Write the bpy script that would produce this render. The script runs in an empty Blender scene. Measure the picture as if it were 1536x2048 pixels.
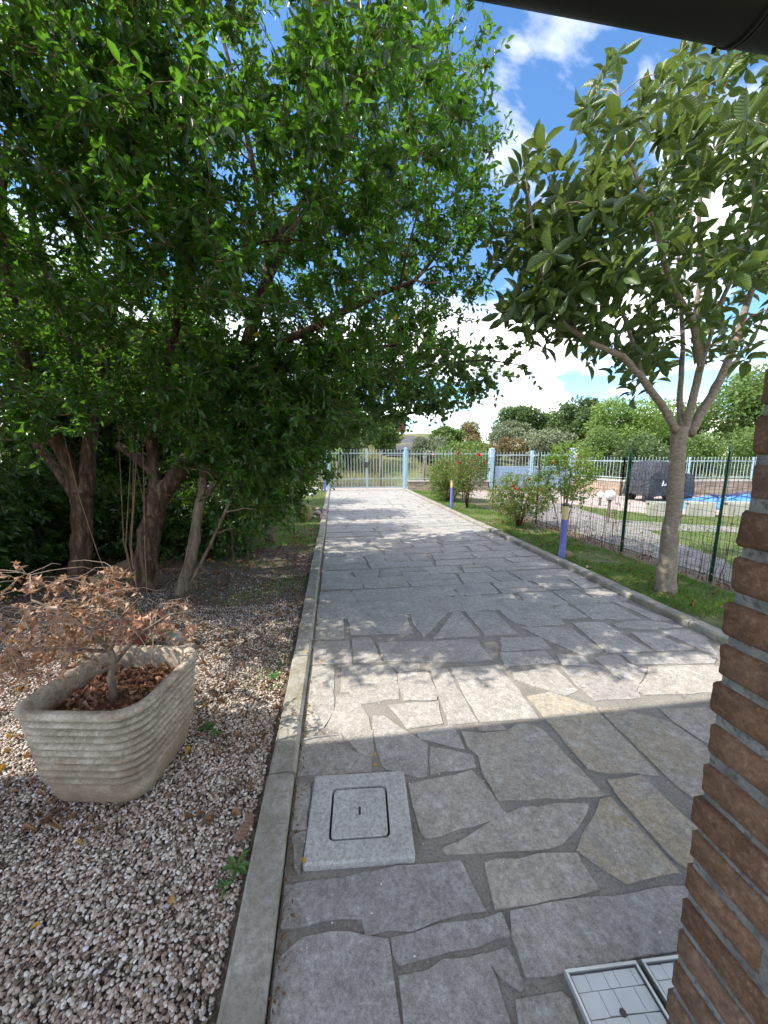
import bpy, bmesh, math, random
import numpy as np
from mathutils import Vector, Matrix, Quaternion, noise as mnoise
random.seed(7)
RNG = np.random.default_rng(11)
S = bpy.context.scene
COL = S.collection

# ------------------------------------------------------------------ camera, sky, sun, exposure
F, CX, CY, CAMH = 720., 768., 1024., 1.5          # focal length in photo pixels, photo centre, eye height
PITCH = math.atan(112. / F)
YAW = math.radians(7.8144)
cf = np.array([math.sin(YAW) * math.cos(PITCH), math.cos(YAW) * math.cos(PITCH), -math.sin(PITCH)])
cr = np.array([math.cos(YAW), -math.sin(YAW), 0.])
cu = np.cross(cr, cf)
CAM = np.array([0, 0, CAMH])
cam = bpy.data.cameras.new('camera')
cam.sensor_fit = 'VERTICAL'; cam.sensor_height = 24.; cam.lens = 24. * F / 2048.
cam.clip_start = 0.02; cam.clip_end = 2000
co = bpy.data.objects.new('camera', cam); COL.objects.link(co)
co.location = CAM
co.rotation_euler = (math.pi / 2 - PITCH, 0, -YAW)
S.camera = co

SUN_TO = Vector((-.84, -.07, 1.)).normalized()     # towards the sun: left, a little behind, high
world = bpy.data.worlds.new('World'); S.world = world; world.use_nodes = True
wt = world.node_tree; wn = wt.nodes; wl = wt.links
sky = wn.new('ShaderNodeTexSky'); sky.sky_type = 'NISHITA'; sky.sun_disc = False
sky.sun_elevation = math.asin(SUN_TO.z); sky.sun_rotation = math.atan2(SUN_TO.x, SUN_TO.y) % (2 * math.pi)
sky.air_density = 1.0; sky.dust_density = .15; sky.ozone_density = 3.0
def wmath(op, a, b=None, c=None):
    n = wn.new('ShaderNodeMath'); n.operation = op
    for i, v in enumerate((a, b, c)):
        if v is None: continue
        if hasattr(v, 'links'): wl.new(v, n.inputs[i])
        else: n.inputs[i].default_value = v
    return n.outputs[0]
tc = wn.new('ShaderNodeTexCoord'); sx = wn.new('ShaderNodeSeparateXYZ'); wl.new(tc.outputs['Generated'], sx.inputs[0])
zz = wmath('ADD', wmath('MAXIMUM', sx.outputs[2], 0.0), .16)
cx_ = wn.new('ShaderNodeCombineXYZ')
wl.new(wmath('DIVIDE', sx.outputs[0], zz), cx_.inputs[0]); wl.new(wmath('DIVIDE', sx.outputs[1], zz), cx_.inputs[1])
mp = wn.new('ShaderNodeMapping'); mp.inputs['Location'].default_value = (3.0, 2.72, 0); mp.inputs['Scale'].default_value = (1.0, 1.25, 1)
wl.new(cx_.outputs[0], mp.inputs[0])
nz = wn.new('ShaderNodeTexNoise'); nz.inputs['Scale'].default_value = .85; nz.inputs['Detail'].default_value = 9
nz.inputs['Roughness'].default_value = .56; nz.inputs['Distortion'].default_value = .35
wl.new(mp.outputs[0], nz.inputs['Vector'])
rp = wn.new('ShaderNodeValToRGB'); rp.color_ramp.elements[0].position = .46; rp.color_ramp.elements[1].position = .86
wl.new(nz.outputs['Fac'], rp.inputs[0])
mixc = wn.new('ShaderNodeMix'); mixc.data_type = 'RGBA'
wl.new(rp.outputs[0], mixc.inputs['Factor']); hs = wn.new('ShaderNodeHueSaturation'); hs.inputs['Saturation'].default_value = 1.16; hs.inputs['Value'].default_value = .56; wl.new(sky.outputs[0], hs.inputs['Color']); wl.new(hs.outputs[0], mixc.inputs[6]); mixc.inputs[7].default_value = (16.0, 14.4, 12.9, 1)
bg = wn['Background']; bg.inputs[1].default_value = .15
wl.new(mixc.outputs[2], bg.inputs[0])

sl = bpy.data.lights.new('sun', 'SUN'); sl.energy = 2.1; sl.angle = math.radians(.53); sl.color = (1., .94, .85)
so = bpy.data.objects.new('sun', sl); COL.objects.link(so)
so.rotation_mode = 'QUATERNION'; so.rotation_quaternion = (-SUN_TO).to_track_quat('-Z', 'Y'); so.location = (-20, -8, 25)

S.view_settings.view_transform = 'Standard'; S.view_settings.look = 'None'
S.view_settings.exposure = 1.93; S.view_settings.gamma = 1.0
S.render.engine = 'CYCLES'
S.cycles.use_denoising = True
S.cycles.max_bounces = 8; S.cycles.diffuse_bounces = 4; S.cycles.glossy_bounces = 2
S.cycles.transmission_bounces = 6; S.cycles.transparent_max_bounces = 6
S.cycles.caustics_reflective = False; S.cycles.caustics_refractive = False

# ------------------------------------------------------------------ photo pixel -> place
def ray(x, y): return cf + cr * (x - CX) / F - cu * (y - CY) / F
def gnd(x, y, z=0.):
    d = ray(x, y); return CAM + d * (z - CAMH) / d[2]
def aty(x, y, Y):
    d = ray(x, y); return CAM + d * Y / d[1]
def proj(P):
    d = np.asarray(P, float) - CAM; z = d @ cf
    return CX + F * (d @ cr) / z, CY - F * (d @ cu) / z, z
def inpoly(px, py, poly):
    c = np.zeros(np.shape(px), bool); n = len(poly)
    for i in range(n):
        x1, y1 = poly[i]; x2, y2 = poly[(i + 1) % n]
        cond = ((y1 > py) != (y2 > py)) & (px < (x2 - x1) * (py - y1) / (y2 - y1 + 1e-9) + x1)
        c ^= cond
    return c

# ------------------------------------------------------------------ object helpers
def tag(o, label, cat, group=None, kind=None):
    if label: o['label'] = label
    if cat: o['category'] = cat
    if group: o['group'] = group
    if kind: o['kind'] = kind
    return o
def link(name, data, parent=None):
    o = bpy.data.objects.new(name, data); COL.objects.link(o)
    if parent is not None:
        o.parent = parent
        if parent.type == 'EMPTY': o.matrix_parent_inverse = Matrix.Translation(-Vector(parent.location))
    return o
def thing(name, loc, label, cat, group=None):
    o = bpy.data.objects.new(name, None); COL.objects.link(o); o.location = [float(a) for a in loc]; o.empty_display_size = .1
    return tag(o, label, cat, group)
class MB:
    def __init__(s): s.v = []; s.f = []
    def add(s, v, f):
        n = len(s.v); s.v += [tuple(map(float, p)) for p in v]; s.f += [tuple(i + n for i in q) for q in f]
    def box(s, a, b):
        (x0, y0, z0), (x1, y1, z1) = a, b
        s.add([(x0, y0, z0), (x1, y0, z0), (x1, y1, z0), (x0, y1, z0), (x0, y0, z1), (x1, y0, z1), (x1, y1, z1), (x0, y1, z1)],
              [(3, 2, 1, 0), (4, 5, 6, 7), (0, 1, 5, 4), (1, 2, 6, 5), (2, 3, 7, 6), (3, 0, 4, 7)])
    def tube(s, path, rad, sides=8, cap=True, rough=0., seed=0):
        path = [np.array(p, float) for p in path]; k = len(path)
        if np.isscalar(rad): rad = [rad] * k
        rg = np.random.default_rng(seed); V = []; up = np.array([.31, .17, .93])
        for i, p in enumerate(path):
            t = path[min(i + 1, k - 1)] - path[max(i - 1, 0)]; t = t / (np.linalg.norm(t) + 1e-9)
            if i == 0:
                a = np.cross(t, up); 
                if np.linalg.norm(a) < .1: a = np.cross(t, [1, 0, 0])
            a = a - t * (a @ t); a /= np.linalg.norm(a); b = np.cross(t, a)
            for j in range(sides):
                w = 2 * math.pi * j / sides; r = rad[i] * (1 + rough * rg.normal())
                V.append(p + r * (a * math.cos(w) + b * math.sin(w)))
        f = [(i * sides + j, i * sides + (j + 1) % sides, (i + 1) * sides + (j + 1) % sides, (i + 1) * sides + j) for i in range(k - 1) for j in range(sides)]
        if cap: f += [tuple(range(sides))[::-1], tuple((k - 1) * sides + j for j in range(sides))]
        s.add(V, f)
    def prism(s, poly, z0, z1, ch=0., zj=None):
        poly = np.asarray(poly, float); n = len(poly)
        area = .5 * np.sum(poly[:, 0] * np.roll(poly[:, 1], -1) - np.roll(poly[:, 0], -1) * poly[:, 1])
        if area < 0: poly = poly[::-1]
        c = poly.mean(0); V = [(x, y, z0) for x, y in poly]
        if ch:
            d = c - poly; d /= (np.linalg.norm(d, axis=1, keepdims=True) + 1e-9)
            V += [(x, y, z1 - ch) for x, y in poly]; V += [(*(p + q * ch * 1.2), z1 + (zj(p) if zj else 0)) for p, q in zip(poly, d)]; m = 2
        else: V += [(x, y, z1) for x, y in poly]; m = 1
        f = []
        for l in range(m): f += [(l * n + i, l * n + (i + 1) % n, (l + 1) * n + (i + 1) % n, (l + 1) * n + i) for i in range(n)]
        f.append(tuple(m * n + i for i in range(n)))
        s.add(V, f)
    def lathe(s, prof, c, sides=16):
        V = [(c[0] + r * math.cos(2 * math.pi * j / sides), c[1] + r * math.sin(2 * math.pi * j / sides), c[2] + z) for r, z in prof for j in range(sides)]
        k = len(prof)
        f = [(i * sides + j, i * sides + (j + 1) % sides, (i + 1) * sides + (j + 1) % sides, (i + 1) * sides + j) for i in range(k - 1) for j in range(sides)]
        f += [tuple(range(sides))[::-1], tuple((k - 1) * sides + j for j in range(sides))]
        s.add(V, f)
    def mesh(s, name, mat, smooth=False):
        me = bpy.data.meshes.new(name); me.from_pydata(s.v, [], s.f); me.materials.append(mat)
        if smooth: me.polygons.foreach_set('use_smooth', [True] * len(me.polygons))
        me.update(); return me
    def build(s, name, mat, parent=None, smooth=False): return link(name, s.mesh(name, mat, smooth), parent)

def np_mesh(name, V, T, mat, uv=None, tint=None, smooth=True):
    """V (n,3) verts, T (m,3) triangles, uv per vert, tint per vert"""
    me = bpy.data.meshes.new(name); n, m = len(V), len(T)
    me.vertices.add(n); me.vertices.foreach_set('co', np.ascontiguousarray(V, np.float32).ravel())
    me.loops.add(3 * m); me.loops.foreach_set('vertex_index', np.ascontiguousarray(T, np.int32).ravel())
    me.polygons.add(m); me.polygons.foreach_set('loop_start', np.arange(0, 3 * m, 3, dtype=np.int32))
    if smooth: me.polygons.foreach_set('use_smooth', np.ones(m, bool))
    if uv is not None:
        l = me.uv_layers.new(name='UVMap'); l.data.foreach_set('uv', np.ascontiguousarray(uv[T.ravel()], np.float32).ravel())
    if tint is not None:
        a = me.attributes.new('tint', 'FLOAT', 'POINT'); a.data.foreach_set('value', np.ascontiguousarray(tint, np.float32))
    me.materials.append(mat); me.update(calc_edges=True); return me

def unit(a): return a / (np.linalg.norm(a, axis=-1, keepdims=True) + 1e-9)
def leaf_template(rows, curl=.12, fold=.12, tipw=0.):
    """rows: (u, half width). returns (k,3) [u, v, h] and triangles"""
    V = [(0, 0, 0)]; T = []
    for u, w in rows:
        h = -curl * u * u
        V += [(u, -w, h + fold * w), (u, 0, h), (u, w, h + fold * w)]
    V.append((1, 0, -curl)); k = len(rows)
    T += [(0, 2, 1), (0, 3, 2)]
    for i in range(k - 1):
        a, b = 1 + 3 * i, 4 + 3 * i
        T += [(a, a + 1, b + 1), (a, b + 1, b), (a + 1, a + 2, b + 2), (a + 1, b + 2, b + 1)]
    a = 1 + 3 * (k - 1); T += [(a, a + 1, 3 * k + 1), (a + 1, a + 2, 3 * k + 1)]
    return np.array(V, float), np.array(T)
LEAF_SMALL = leaf_template([(.3, .42), (.68, .40)], .14, .35)
LEAF_HEART = leaf_template([(.1, .42), (.42, .52), (.78, .26)], .1, .3)
LEAF_LONG = leaf_template([(.16, .2), (.4, .44), (.66, .5), (.86, .3)], .28, .34)
LEAF_FAR = (np.array([(0, 0, 0), (.5, -.45, .08), (1, 0, -.1), (.5, .45, .08)], float), np.array([(0, 2, 1), (0, 3, 2)]))
LEAF_CURL = leaf_template([(.25, .3), (.5, .5), (.8, .3)], .75, 1.4)
BLADE = (np.array([(0, -.5, 0), (0, .5, 0), (.55, -.35, .0), (.55, .35, .0), (1, 0, -.25)], float), np.array([(0, 1, 3), (0, 3, 2), (2, 3, 4)]))
def leaf_verts(P, D, U, L, W, tm):
    V, T = tm; D = unit(D); Sd = unit(np.cross(D, U)); N = np.cross(Sd, D)
    X = P[:, None] + V[None, :, 0:1] * L[:, None, None] * D[:, None] + V[None, :, 1:2] * W[:, None, None] * Sd[:, None] + V[None, :, 2:3] * L[:, None, None] * N[:, None]
    n, k = len(P), len(V)
    TT = (T[None] + (np.arange(n) * k)[:, None, None]).reshape(-1, 3)
    uv = np.tile(np.stack([V[:, 0], V[:, 1] + .5], 1), (n, 1))
    return X.reshape(-1, 3), TT, uv
def foliage(name, P, D, U, L, W, tm, mat, parent=None, tint=None, kind='stuff'):
    X, T, uv = leaf_verts(P, D, U, L, W, tm); k = len(tm[0])
    if tint is None: tint = RNG.random(len(P))
    o = link(name, np_mesh(name, X, T, mat, uv, np.repeat(tint, k)), parent)
    if kind: o['kind'] = kind
    return o
def single_leaves(name, idx, P, D, U, L, W, tm, mat, parent):
    V, T = tm; ms = []
    for q in range(6):
        ms.append(np_mesh(name, np.column_stack([V[:, 0], V[:, 1], V[:, 2]]), T, mat, np.stack([V[:, 0], V[:, 1] + .5], 1), np.full(len(V), (q + .5) / 6)))
    D = unit(D); Sd = unit(np.cross(D, U)); N = np.cross(Sd, D); inv = Matrix.Translation(-Vector(parent.location))
    for n, i in enumerate(idx):
        o = bpy.data.objects.new(name, ms[n % 6]); COL.objects.link(o); o.parent = parent; o.matrix_parent_inverse = inv
        M = np.eye(4); M[:3, 0] = D[i] * L[i]; M[:3, 1] = Sd[i] * W[i]; M[:3, 2] = N[i] * L[i]; M[:3, 3] = P[i]
        o.matrix_basis = Matrix(M.tolist())
def tubes_np(paths, r0, r1, sides=3):
    """paths (M,k,3), tapered thin tubes"""
    M, k, _ = paths.shape; t = unit(np.gradient(paths, axis=1)); a = unit(np.cross(t, np.array([.3, .2, .93]) )); b = np.cross(t, a)
    r = (np.asarray(r0).reshape(-1, 1) * (1 - np.linspace(0, 1, k)) + np.asarray(r1).reshape(-1, 1) * np.linspace(0, 1, k))[:, :, None]
    ring = [paths + r * (a * math.cos(2 * math.pi * j / sides) + b * math.sin(2 * math.pi * j / sides)) for j in range(sides)]
    V = np.stack(ring, 2).reshape(-1, 3); T = []
    for i in range(k - 1):
        for j in range(sides):
            A, B, C_, D_ = i * sides + j, i * sides + (j + 1) % sides, (i + 1) * sides + (j + 1) % sides, (i + 1) * sides + j
            T += [(A, B, C_), (A, C_, D_)]
    T = (np.array(T)[None] + (np.arange(M) * k * sides)[:, None, None]).reshape(-1, 3)
    return V, T
def sprigs(p, d, length, n, ang=.9, droop=.15, lsize=(.04, .06), asp=.4, up=.35):
    """leafy twigs starting at p along d -> leaf arrays and stem paths"""
    M = len(p); d = unit(d); length = np.broadcast_to(length, (M,)).astype(float)
    t = np.linspace(.12, 1, n)[None, :] + RNG.uniform(-.03, .03, (M, n))
    def at(tt): return p[:, None] + d[:, None] * (length[:, None] * tt)[:, :, None] + np.array([0, 0, -1.]) * (droop * length[:, None] * tt ** 2)[:, :, None]
    Q = at(t).reshape(-1, 3)
    a = unit(np.cross(d, RNG.normal(size=(M, 3)))); b = np.cross(d, a)
    w = (np.arange(n) * 2.4)[None] + RNG.normal(0, .4, (M, n))
    perp = a[:, None] * np.cos(w)[:, :, None] + b[:, None] * np.sin(w)[:, :, None]
    g = ang + RNG.normal(0, .25, (M, n)); ax = d[:, None] * np.cos(g)[:, :, None] + perp * np.sin(g)[:, :, None]
    ax = ax.reshape(-1, 3) + np.array([0, 0, -.25]) ; ax = unit(ax)
    U = unit(RNG.normal(0, .6, (M * n, 3)) + np.array([0, 0, 1.]))
    L = RNG.uniform(*lsize, M * n); W = L * asp * RNG.uniform(.8, 1.2, M * n)
    st = at(np.broadcast_to(np.linspace(0, 1, 4), (M, 4)))
    return Q, ax, U, L, W, st
def in_ell(n, c, r, outline=None, shell=.0):
    c, r = np.array(c), np.array(r); out = []
    while sum(map(len, out)) < n:
        q = RNG.normal(size=(n * 3, 3)); q = unit(q) * (shell + (1 - shell) * RNG.random((n * 3, 1)) ** (1 / 3)); q = c + q * r
        if outline is not None:
            x, y, _ = proj(q); q = q[inpoly(x, y, outline)]
        out.append(q)
        if len(out) > 40: break
    return np.concatenate(out)[:n]
def grow(limbs, targets, lift=.12):
    """connect every target to the nearest wood; returns list of 5-point paths with end radii"""
    nodes = []
    for path, rad in limbs:
        for i in range(len(path) - 1):
            for t in np.linspace(0, 1, 6)[:-1]: nodes.append((*(np.array(path[i]) * (1 - t) + np.array(path[i + 1]) * t), rad[i] * (1 - t) + rad[i + 1] * t))
    nodes = np.array(nodes); cap = len(nodes) + 6 * len(targets); N = np.zeros((cap, 4)); n = len(nodes); N[:n] = nodes
    dist = np.min(np.linalg.norm(targets[:, None] - nodes[None, :, :3], axis=2), 1); paths = []; r0 = []; r1 = []
    for i in np.argsort(dist):
        q = targets[i]; dd = np.linalg.norm(N[:n, :3] - q, axis=1) + np.where(N[:n, 2] > q[2] + .1, .35, 0); j = int(np.argmin(dd))
        a = N[j, :3]; L = np.linalg.norm(q - a); t = np.linspace(0, 1, 5)[:, None]
        pt = a * (1 - t) + q * t + np.array([0, 0, 1.]) * lift * L * np.sin(math.pi * t) + RNG.normal(0, .03 * L, (5, 3)) * np.sin(math.pi * t)
        ra = min(N[j, 3] * .75, .004 + .016 * L); rb = max(.0025, ra * .45)
        paths.append(pt); r0.append(ra); r1.append(rb)
        for k, tt in enumerate((.25, .5, .75, 1.)): N[n] = (*pt[k + 1], ra * (1 - tt) + rb * tt); n += 1
    return np.array(paths), np.array(r0), np.array(r1)

# ------------------------------------------------------------------ materials
def M_new(name):
    m = bpy.data.materials.new(name); m.use_nodes = True; nt = m.node_tree
    return m, nt, nt.nodes['Principled BSDF']
class NT:
    def __init__(s, nt): s.t = nt
    def n(s, typ, **kw):
        x = s.t.nodes.new(typ)
        for k, v in kw.items():
            if k in x.inputs: 
                if hasattr(v, 'links'): s.t.links.new(v, x.inputs[k])
                else: x.inputs[k].default_value = v
            else: setattr(x, k, v)
        return x
    def noise(s, scale, detail=4, rough=.55, vec=None, dist=0.):
        x = s.n('ShaderNodeTexNoise', Scale=scale, Detail=detail, Roughness=rough, Distortion=dist)
        if vec is not None: s.t.links.new(vec, x.inputs['Vector'])
        return x.outputs['Fac']
    def ramp(s, fac, stops):
        x = s.n('ShaderNodeValToRGB'); e = x.color_ramp.elements
        while len(e) < len(stops): e.new(.5)
        for q, (p, c) in zip(e, stops):
            q.position = p; q.color = (*c, 1) if len(c) == 3 else c
        s.t.links.new(fac, x.inputs[0]); return x.outputs[0]
    def mix(s, fac, a, b, blend='MIX'):
        x = s.n('ShaderNodeMix', data_type='RGBA', blend_type=blend)
        for i, v in ((0, fac), (6, a), (7, b)):
            if hasattr(v, 'links'): s.t.links.new(v, x.inputs[i])
            elif i == 0: x.inputs[0].default_value = v
            else: x.inputs[i].default_value = (*v, 1) if len(v) == 3 else v
        return x.outputs[2]
    def math(s, op, a, b=0., clamp=False):
        x = s.n('ShaderNodeMath', operation=op, use_clamp=clamp)
        for i, v in ((0, a), (1, b)):
            if hasattr(v, 'links'): s.t.links.new(v, x.inputs[i])
            else: x.inputs[i].default_value = v
        return x.outputs[0]
    def bump(s, h, strength, dist, bsdf):
        x = s.n('ShaderNodeBump', Strength=strength, Distance=dist); s.t.links.new(h, x.inputs['Height']); s.t.links.new(x.outputs[0], bsdf.inputs['Normal']); return x
    def pos(s): return s.n('ShaderNodeNewGeometry').outputs['Position']
    def link(s, a, b): s.t.links.new(a, b)
def surf(name, c1, c2, scale, rough=.8, bscale=None, bstr=.4, bdist=.01, c3=None, spec=.3, metallic=0., contrast=(.35, .65)):
    m, nt, b = M_new(name); k = NT(nt); p = k.pos()
    col = k.ramp(k.noise(scale, 6, .6, p), [(contrast[0], c1), (contrast[1], c2)])
    if c3: col = k.mix(k.ramp(k.noise(scale * 3.7, 5, .6, p), [(.52, (0, 0, 0)), (.66, (1, 1, 1))]), col, c3)
    k.link(col, b.inputs['Base Color']); b.inputs['Roughness'].default_value = rough; b.inputs['Specular IOR Level'].default_value = spec; b.inputs['Metallic'].default_value = metallic
    if bscale: k.bump(k.noise(bscale, 5, .65, p), bstr, bdist, b)
    return m
def leafmat(name, dark, light, yellow=None, rough=.38, trans=.35, tcol=(.25, .5, .05), veins=0., spec=.5, ypos=.97):
    m, nt, b = M_new(name); k = NT(nt)
    a = k.n('ShaderNodeAttribute', attribute_name='tint').outputs['Fac']
    st = [(0., dark), (.9, light)]
    if yellow: st += [(ypos, light), (min(1., ypos + .012), yellow)]
    col = k.ramp(a, st)
    if veins:
        uv = k.n('ShaderNodeUVMap').outputs[0]; sp = k.n('ShaderNodeSeparateXYZ'); k.link(uv, sp.inputs[0])
        v = k.math('ABSOLUTE', k.math('SUBTRACT', sp.outputs[1], .5))
        w = k.math('SINE', k.math('MULTIPLY', k.math('SUBTRACT', sp.outputs[0], k.math('MULTIPLY', v, .45)), veins))
        rib = k.math('LESS_THAN', v, .025); h = k.math('ADD', w, k.math('MULTIPLY', rib, -1.5))
        col = k.mix(k.math('MULTIPLY', k.math('ADD', rib, k.math('LESS_THAN', w, -.82)), .22, True), col, tuple(min(1, 1.9 * x + .02) for x in light))
        k.bump(h, .3, .003, b)
    k.link(col, b.inputs['Base Color']); b.inputs['Roughness'].default_value = rough; b.inputs['Specular IOR Level'].default_value = spec
    tr = k.n('ShaderNodeBsdfTranslucent'); k.link(k.mix(.55, col, tcol), tr.inputs[0])
    ms = k.n('ShaderNodeMixShader'); ms.inputs[0].default_value = trans; k.link(b.outputs[0], ms.inputs[1]); k.link(tr.outputs[0], ms.inputs[2])
    k.link(ms.outputs[0], nt.nodes['Material Output'].inputs['Surface'])
    return m
def plain(name, c, rough=.5, metallic=0., spec=.5, var=.12, scale=8., bump=0.):
    m, nt, b = M_new(name); k = NT(nt); p = k.pos()
    col = k.ramp(k.noise(scale, 5, .6, p), [(.3, tuple(x * (1 - var) for x in c)), (.7, tuple(min(1, x * (1 + var)) for x in c))])
    k.link(col, b.inputs['Base Color']); b.inputs['Roughness'].default_value = rough; b.inputs['Metallic'].default_value = metallic; b.inputs['Specular IOR Level'].default_value = spec
    if bump: k.bump(k.noise(scale * 12, 4, .6, p), bump, .004, b)
    return m
MAT = {}
# paving stone: grey porphyry slabs, some ochre; per-stone tint in the object colour (r = ochre, g = lightness)
m, nt, b = M_new('paving_stone'); k = NT(nt); p = k.pos()
oi = k.n('ShaderNodeObjectInfo'); sp = k.n('ShaderNodeSeparateColor'); k.link(oi.outputs['Color'], sp.inputs[0])
g = k.ramp(k.noise(5, 6, .6, p), [(.3, (.262, .248, .228)), (.7, (.385, .365, .335))])
ochre = k.ramp(k.noise(9, 6, .65, p), [(.3, (.345, .27, .155)), (.7, (.39, .335, .24))])
om = k.math('MULTIPLY', k.ramp(k.noise(4.5, 4, .6, p), [(.3, (.1, .1, .1)), (.55, (1, 1, 1))]), sp.outputs[0])
c = k.mix(om, g, ochre)
c = k.mix(k.ramp(k.noise(330, 3, .7, p), [(.34, (.7, .7, .7)), (.46, (0, 0, 0))]), c, (.13, .13, .125))
c = k.mix(k.ramp(k.noise(210, 3, .7, p), [(.58, (0, 0, 0)), (.68, (.8, .8, .8))]), c, (.46, .45, .43))
c = k.mix(k.ramp(k.noise(14, 6, .75, p), [(.52, (0, 0, 0)), (.66, (.5, .5, .5))]), c, (.47, .47, .47))
c = k.mix(k.ramp(k.noise(10, 6, .75, p, .6), [(.53, (0, 0, 0)), (.7, (.55, .55, .55))]), c, (.17, .165, .15))
c = k.mix(1., c, k.ramp(k.noise(85, 4, .8, p), [(.32, (.66, .66, .65)), (.5, (1., 1., 1.)), (.68, (1.32, 1.31, 1.3))]), 'MULTIPLY')
c = k.mix(1., c, k.ramp(k.noise(24, 5, .75, p), [(.3, (.76, .76, .75)), (.7, (1.2, 1.2, 1.19))]), 'MULTIPLY')
c = k.mix(1., c, k.ramp(sp.outputs[1], [(0, (.72, .72, .73)), (1, (1.25, 1.24, 1.22))]), 'MULTIPLY')
k.link(c, b.inputs['Base Color']); b.inputs['Roughness'].default_value = .72; b.inputs['Specular IOR Level'].default_value = .35
k.bump(k.math('ADD', k.noise(60, 5, .7, p), k.math('MULTIPLY', k.noise(7, 3, .5, p), 2.)), .45, .006, b); MAT['stone'] = m
# mortar
m, nt, b = M_new('mortar'); k = NT(nt); p = k.pos()
c = k.ramp(k.noise(6, 6, .6, p), [(.3, (.18, .168, .145)), (.7, (.29, .272, .235))])
c = k.mix(k.ramp(k.noise(100, 5, .8, p), [(.52, (0, 0, 0)), (.70, (.8, .8, .8))]), c, (.42, .385, .32))
c = k.mix(k.ramp(k.noise(80, 6, .8, p), [(.32, (.75, .75, .75)), (.5, (0, 0, 0))]), c, (.07, .06, .048))
k.link(c, b.inputs['Base Color']); b.inputs['Roughness'].default_value = .95
k.bump(k.noise(110, 5, .75, p), .8, .008, b); MAT['mortar'] = m
m, nt, b = M_new('concrete'); k = NT(nt); p = k.pos()
c = k.ramp(k.noise(7, 6, .65, p), [(.3, (.21, .195, .15)), (.7, (.42, .405, .365))])
c = k.mix(k.ramp(k.noise(60, 8, .82, p), [(.46, (0, 0, 0)), (.68, (.8, .8, .8))]), c, (.11, .10, .085))
c = k.mix(k.ramp(k.noise(9, 7, .75, p), [(.45, (0, 0, 0)), (.66, (.8, .8, .8))]), c, (.17, .145, .085))
k.link(c, b.inputs['Base Color']); b.inputs['Roughness'].default_value = .9
k.bump(k.noise(90, 6, .7, p), .5, .005, b); MAT['concrete'] = m
m, nt, b = M_new('pale_concrete'); k = NT(nt); p = k.pos()
c = k.ramp(k.noise(9, 6, .65, p), [(.3, (.36, .35, .33)), (.7, (.52, .515, .49))])
c = k.mix(k.ramp(k.noise(75, 8, .82, p), [(.44, (0, 0, 0)), (.66, (.9, .9, .9))]), c, (.17, .16, .14))
k.link(c, b.inputs['Base Color']); b.inputs['Roughness'].default_value = .9
k.bump(k.noise(100, 6, .7, p), .45, .004, b); MAT['pale_concrete'] = m
# planter: reconstituted stone, weathered
m, nt, b = M_new('planter_stone'); k = NT(nt); p = k.pos()
c = k.ramp(k.noise(6, 6, .62, p), [(.3, (.29, .235, .165)), (.7, (.50, .445, .36))])
c = k.mix(k.ramp(k.noise(11, 7, .75, p), [(.44, (0, 0, 0)), (.66, (.85, .85, .85))]), c, (.19, .14, .09))
c = k.mix(1., c, k.ramp(k.noise(70, 6, .8, p), [(.35, (.65, .64, .62)), (.65, (1.25, 1.25, 1.25))]), 'MULTIPLY')
c = k.mix(k.ramp(k.noise(140, 4, .7, p), [(.6, (0, 0, 0)), (.7, (.7, .7, .7))]), c, (.6, .57, .52))
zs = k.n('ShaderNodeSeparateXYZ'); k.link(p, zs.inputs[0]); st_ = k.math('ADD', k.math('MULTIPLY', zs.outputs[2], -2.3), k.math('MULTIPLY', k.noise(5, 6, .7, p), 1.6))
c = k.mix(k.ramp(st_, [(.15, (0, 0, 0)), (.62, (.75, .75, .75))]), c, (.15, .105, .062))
k.link(c, b.inputs['Base Color']); b.inputs['Roughness'].default_value = .88
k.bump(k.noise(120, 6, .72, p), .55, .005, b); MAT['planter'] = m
# pebbles: one colour per pebble
m, nt, b = M_new('pebble'); k = NT(nt); p = k.pos()
r = k.n('ShaderNodeObjectInfo').outputs['Random']
c = k.ramp(r, [(0, (.09, .062, .043)), (.16, (.20, .145, .10)), (.36, (.38, .285, .21)), (.58, (.53, .43, .345)), (.78, (.68, .60, .51)), (.93, (.80, .77, .71)), (1, (.29, .28, .27))])
c = k.mix(k.noise(90, 3, .6, p), c, k.mix(1., c, (.62, .6, .58), 'MULTIPLY'))
k.link(c, b.inputs['Base Color']); b.inputs['Roughness'].default_value = .6; MAT['pebble'] = m
MAT['soil'] = surf('soil', (.028, .021, .015), (.085, .062, .042), 14, .95, 60, .8, .012, (.13, .10, .07))
MAT['gravel_soil'] = surf('gravel_soil', (.06, .046, .034), (.17, .13, .10), 30, .95, 80, .9, .012, (.25, .21, .17))
MAT['pot_soil'] = surf('pot_soil', (.05, .025, .014), (.14, .065, .035), 40, .95, 90, .9, .012)
MAT['turf'] = surf('turf', (.055, .085, .022), (.12, .15, .045), 4, .95, 45, .9, .02, (.19, .145, .09))
MAT['meadow'] = surf('meadow', (.075, .10, .03), (.17, .165, .065), .45, .95, 12, .9, .05, (.20, .17, .08))
MAT['asphalt'] = surf('asphalt', (.06, .06, .062), (.10, .10, .10), 3, .9, 60, .4, .01)
MAT['pink_paving'] = surf('pink_paving', (.33, .26, .23), (.45, .38, .34), 4, .85, 40, .4, .01, (.27, .22, .2))
MAT['grey_paving'] = surf('grey_paving', (.17, .155, .15), (.25, .23, .22), 5, .8, 50, .4, .01, (.25, .21, .19))
MAT['edging'] = surf('edging', (.12, .10, .08), (.22, .19, .16), 9, .9, 40, .5, .01)
MAT['dry_litter'] = surf('dry_litter', (.06, .045, .03), (.2, .15, .10), 22, .95, 70, .9, .015, (.33, .27, .2))
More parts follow.
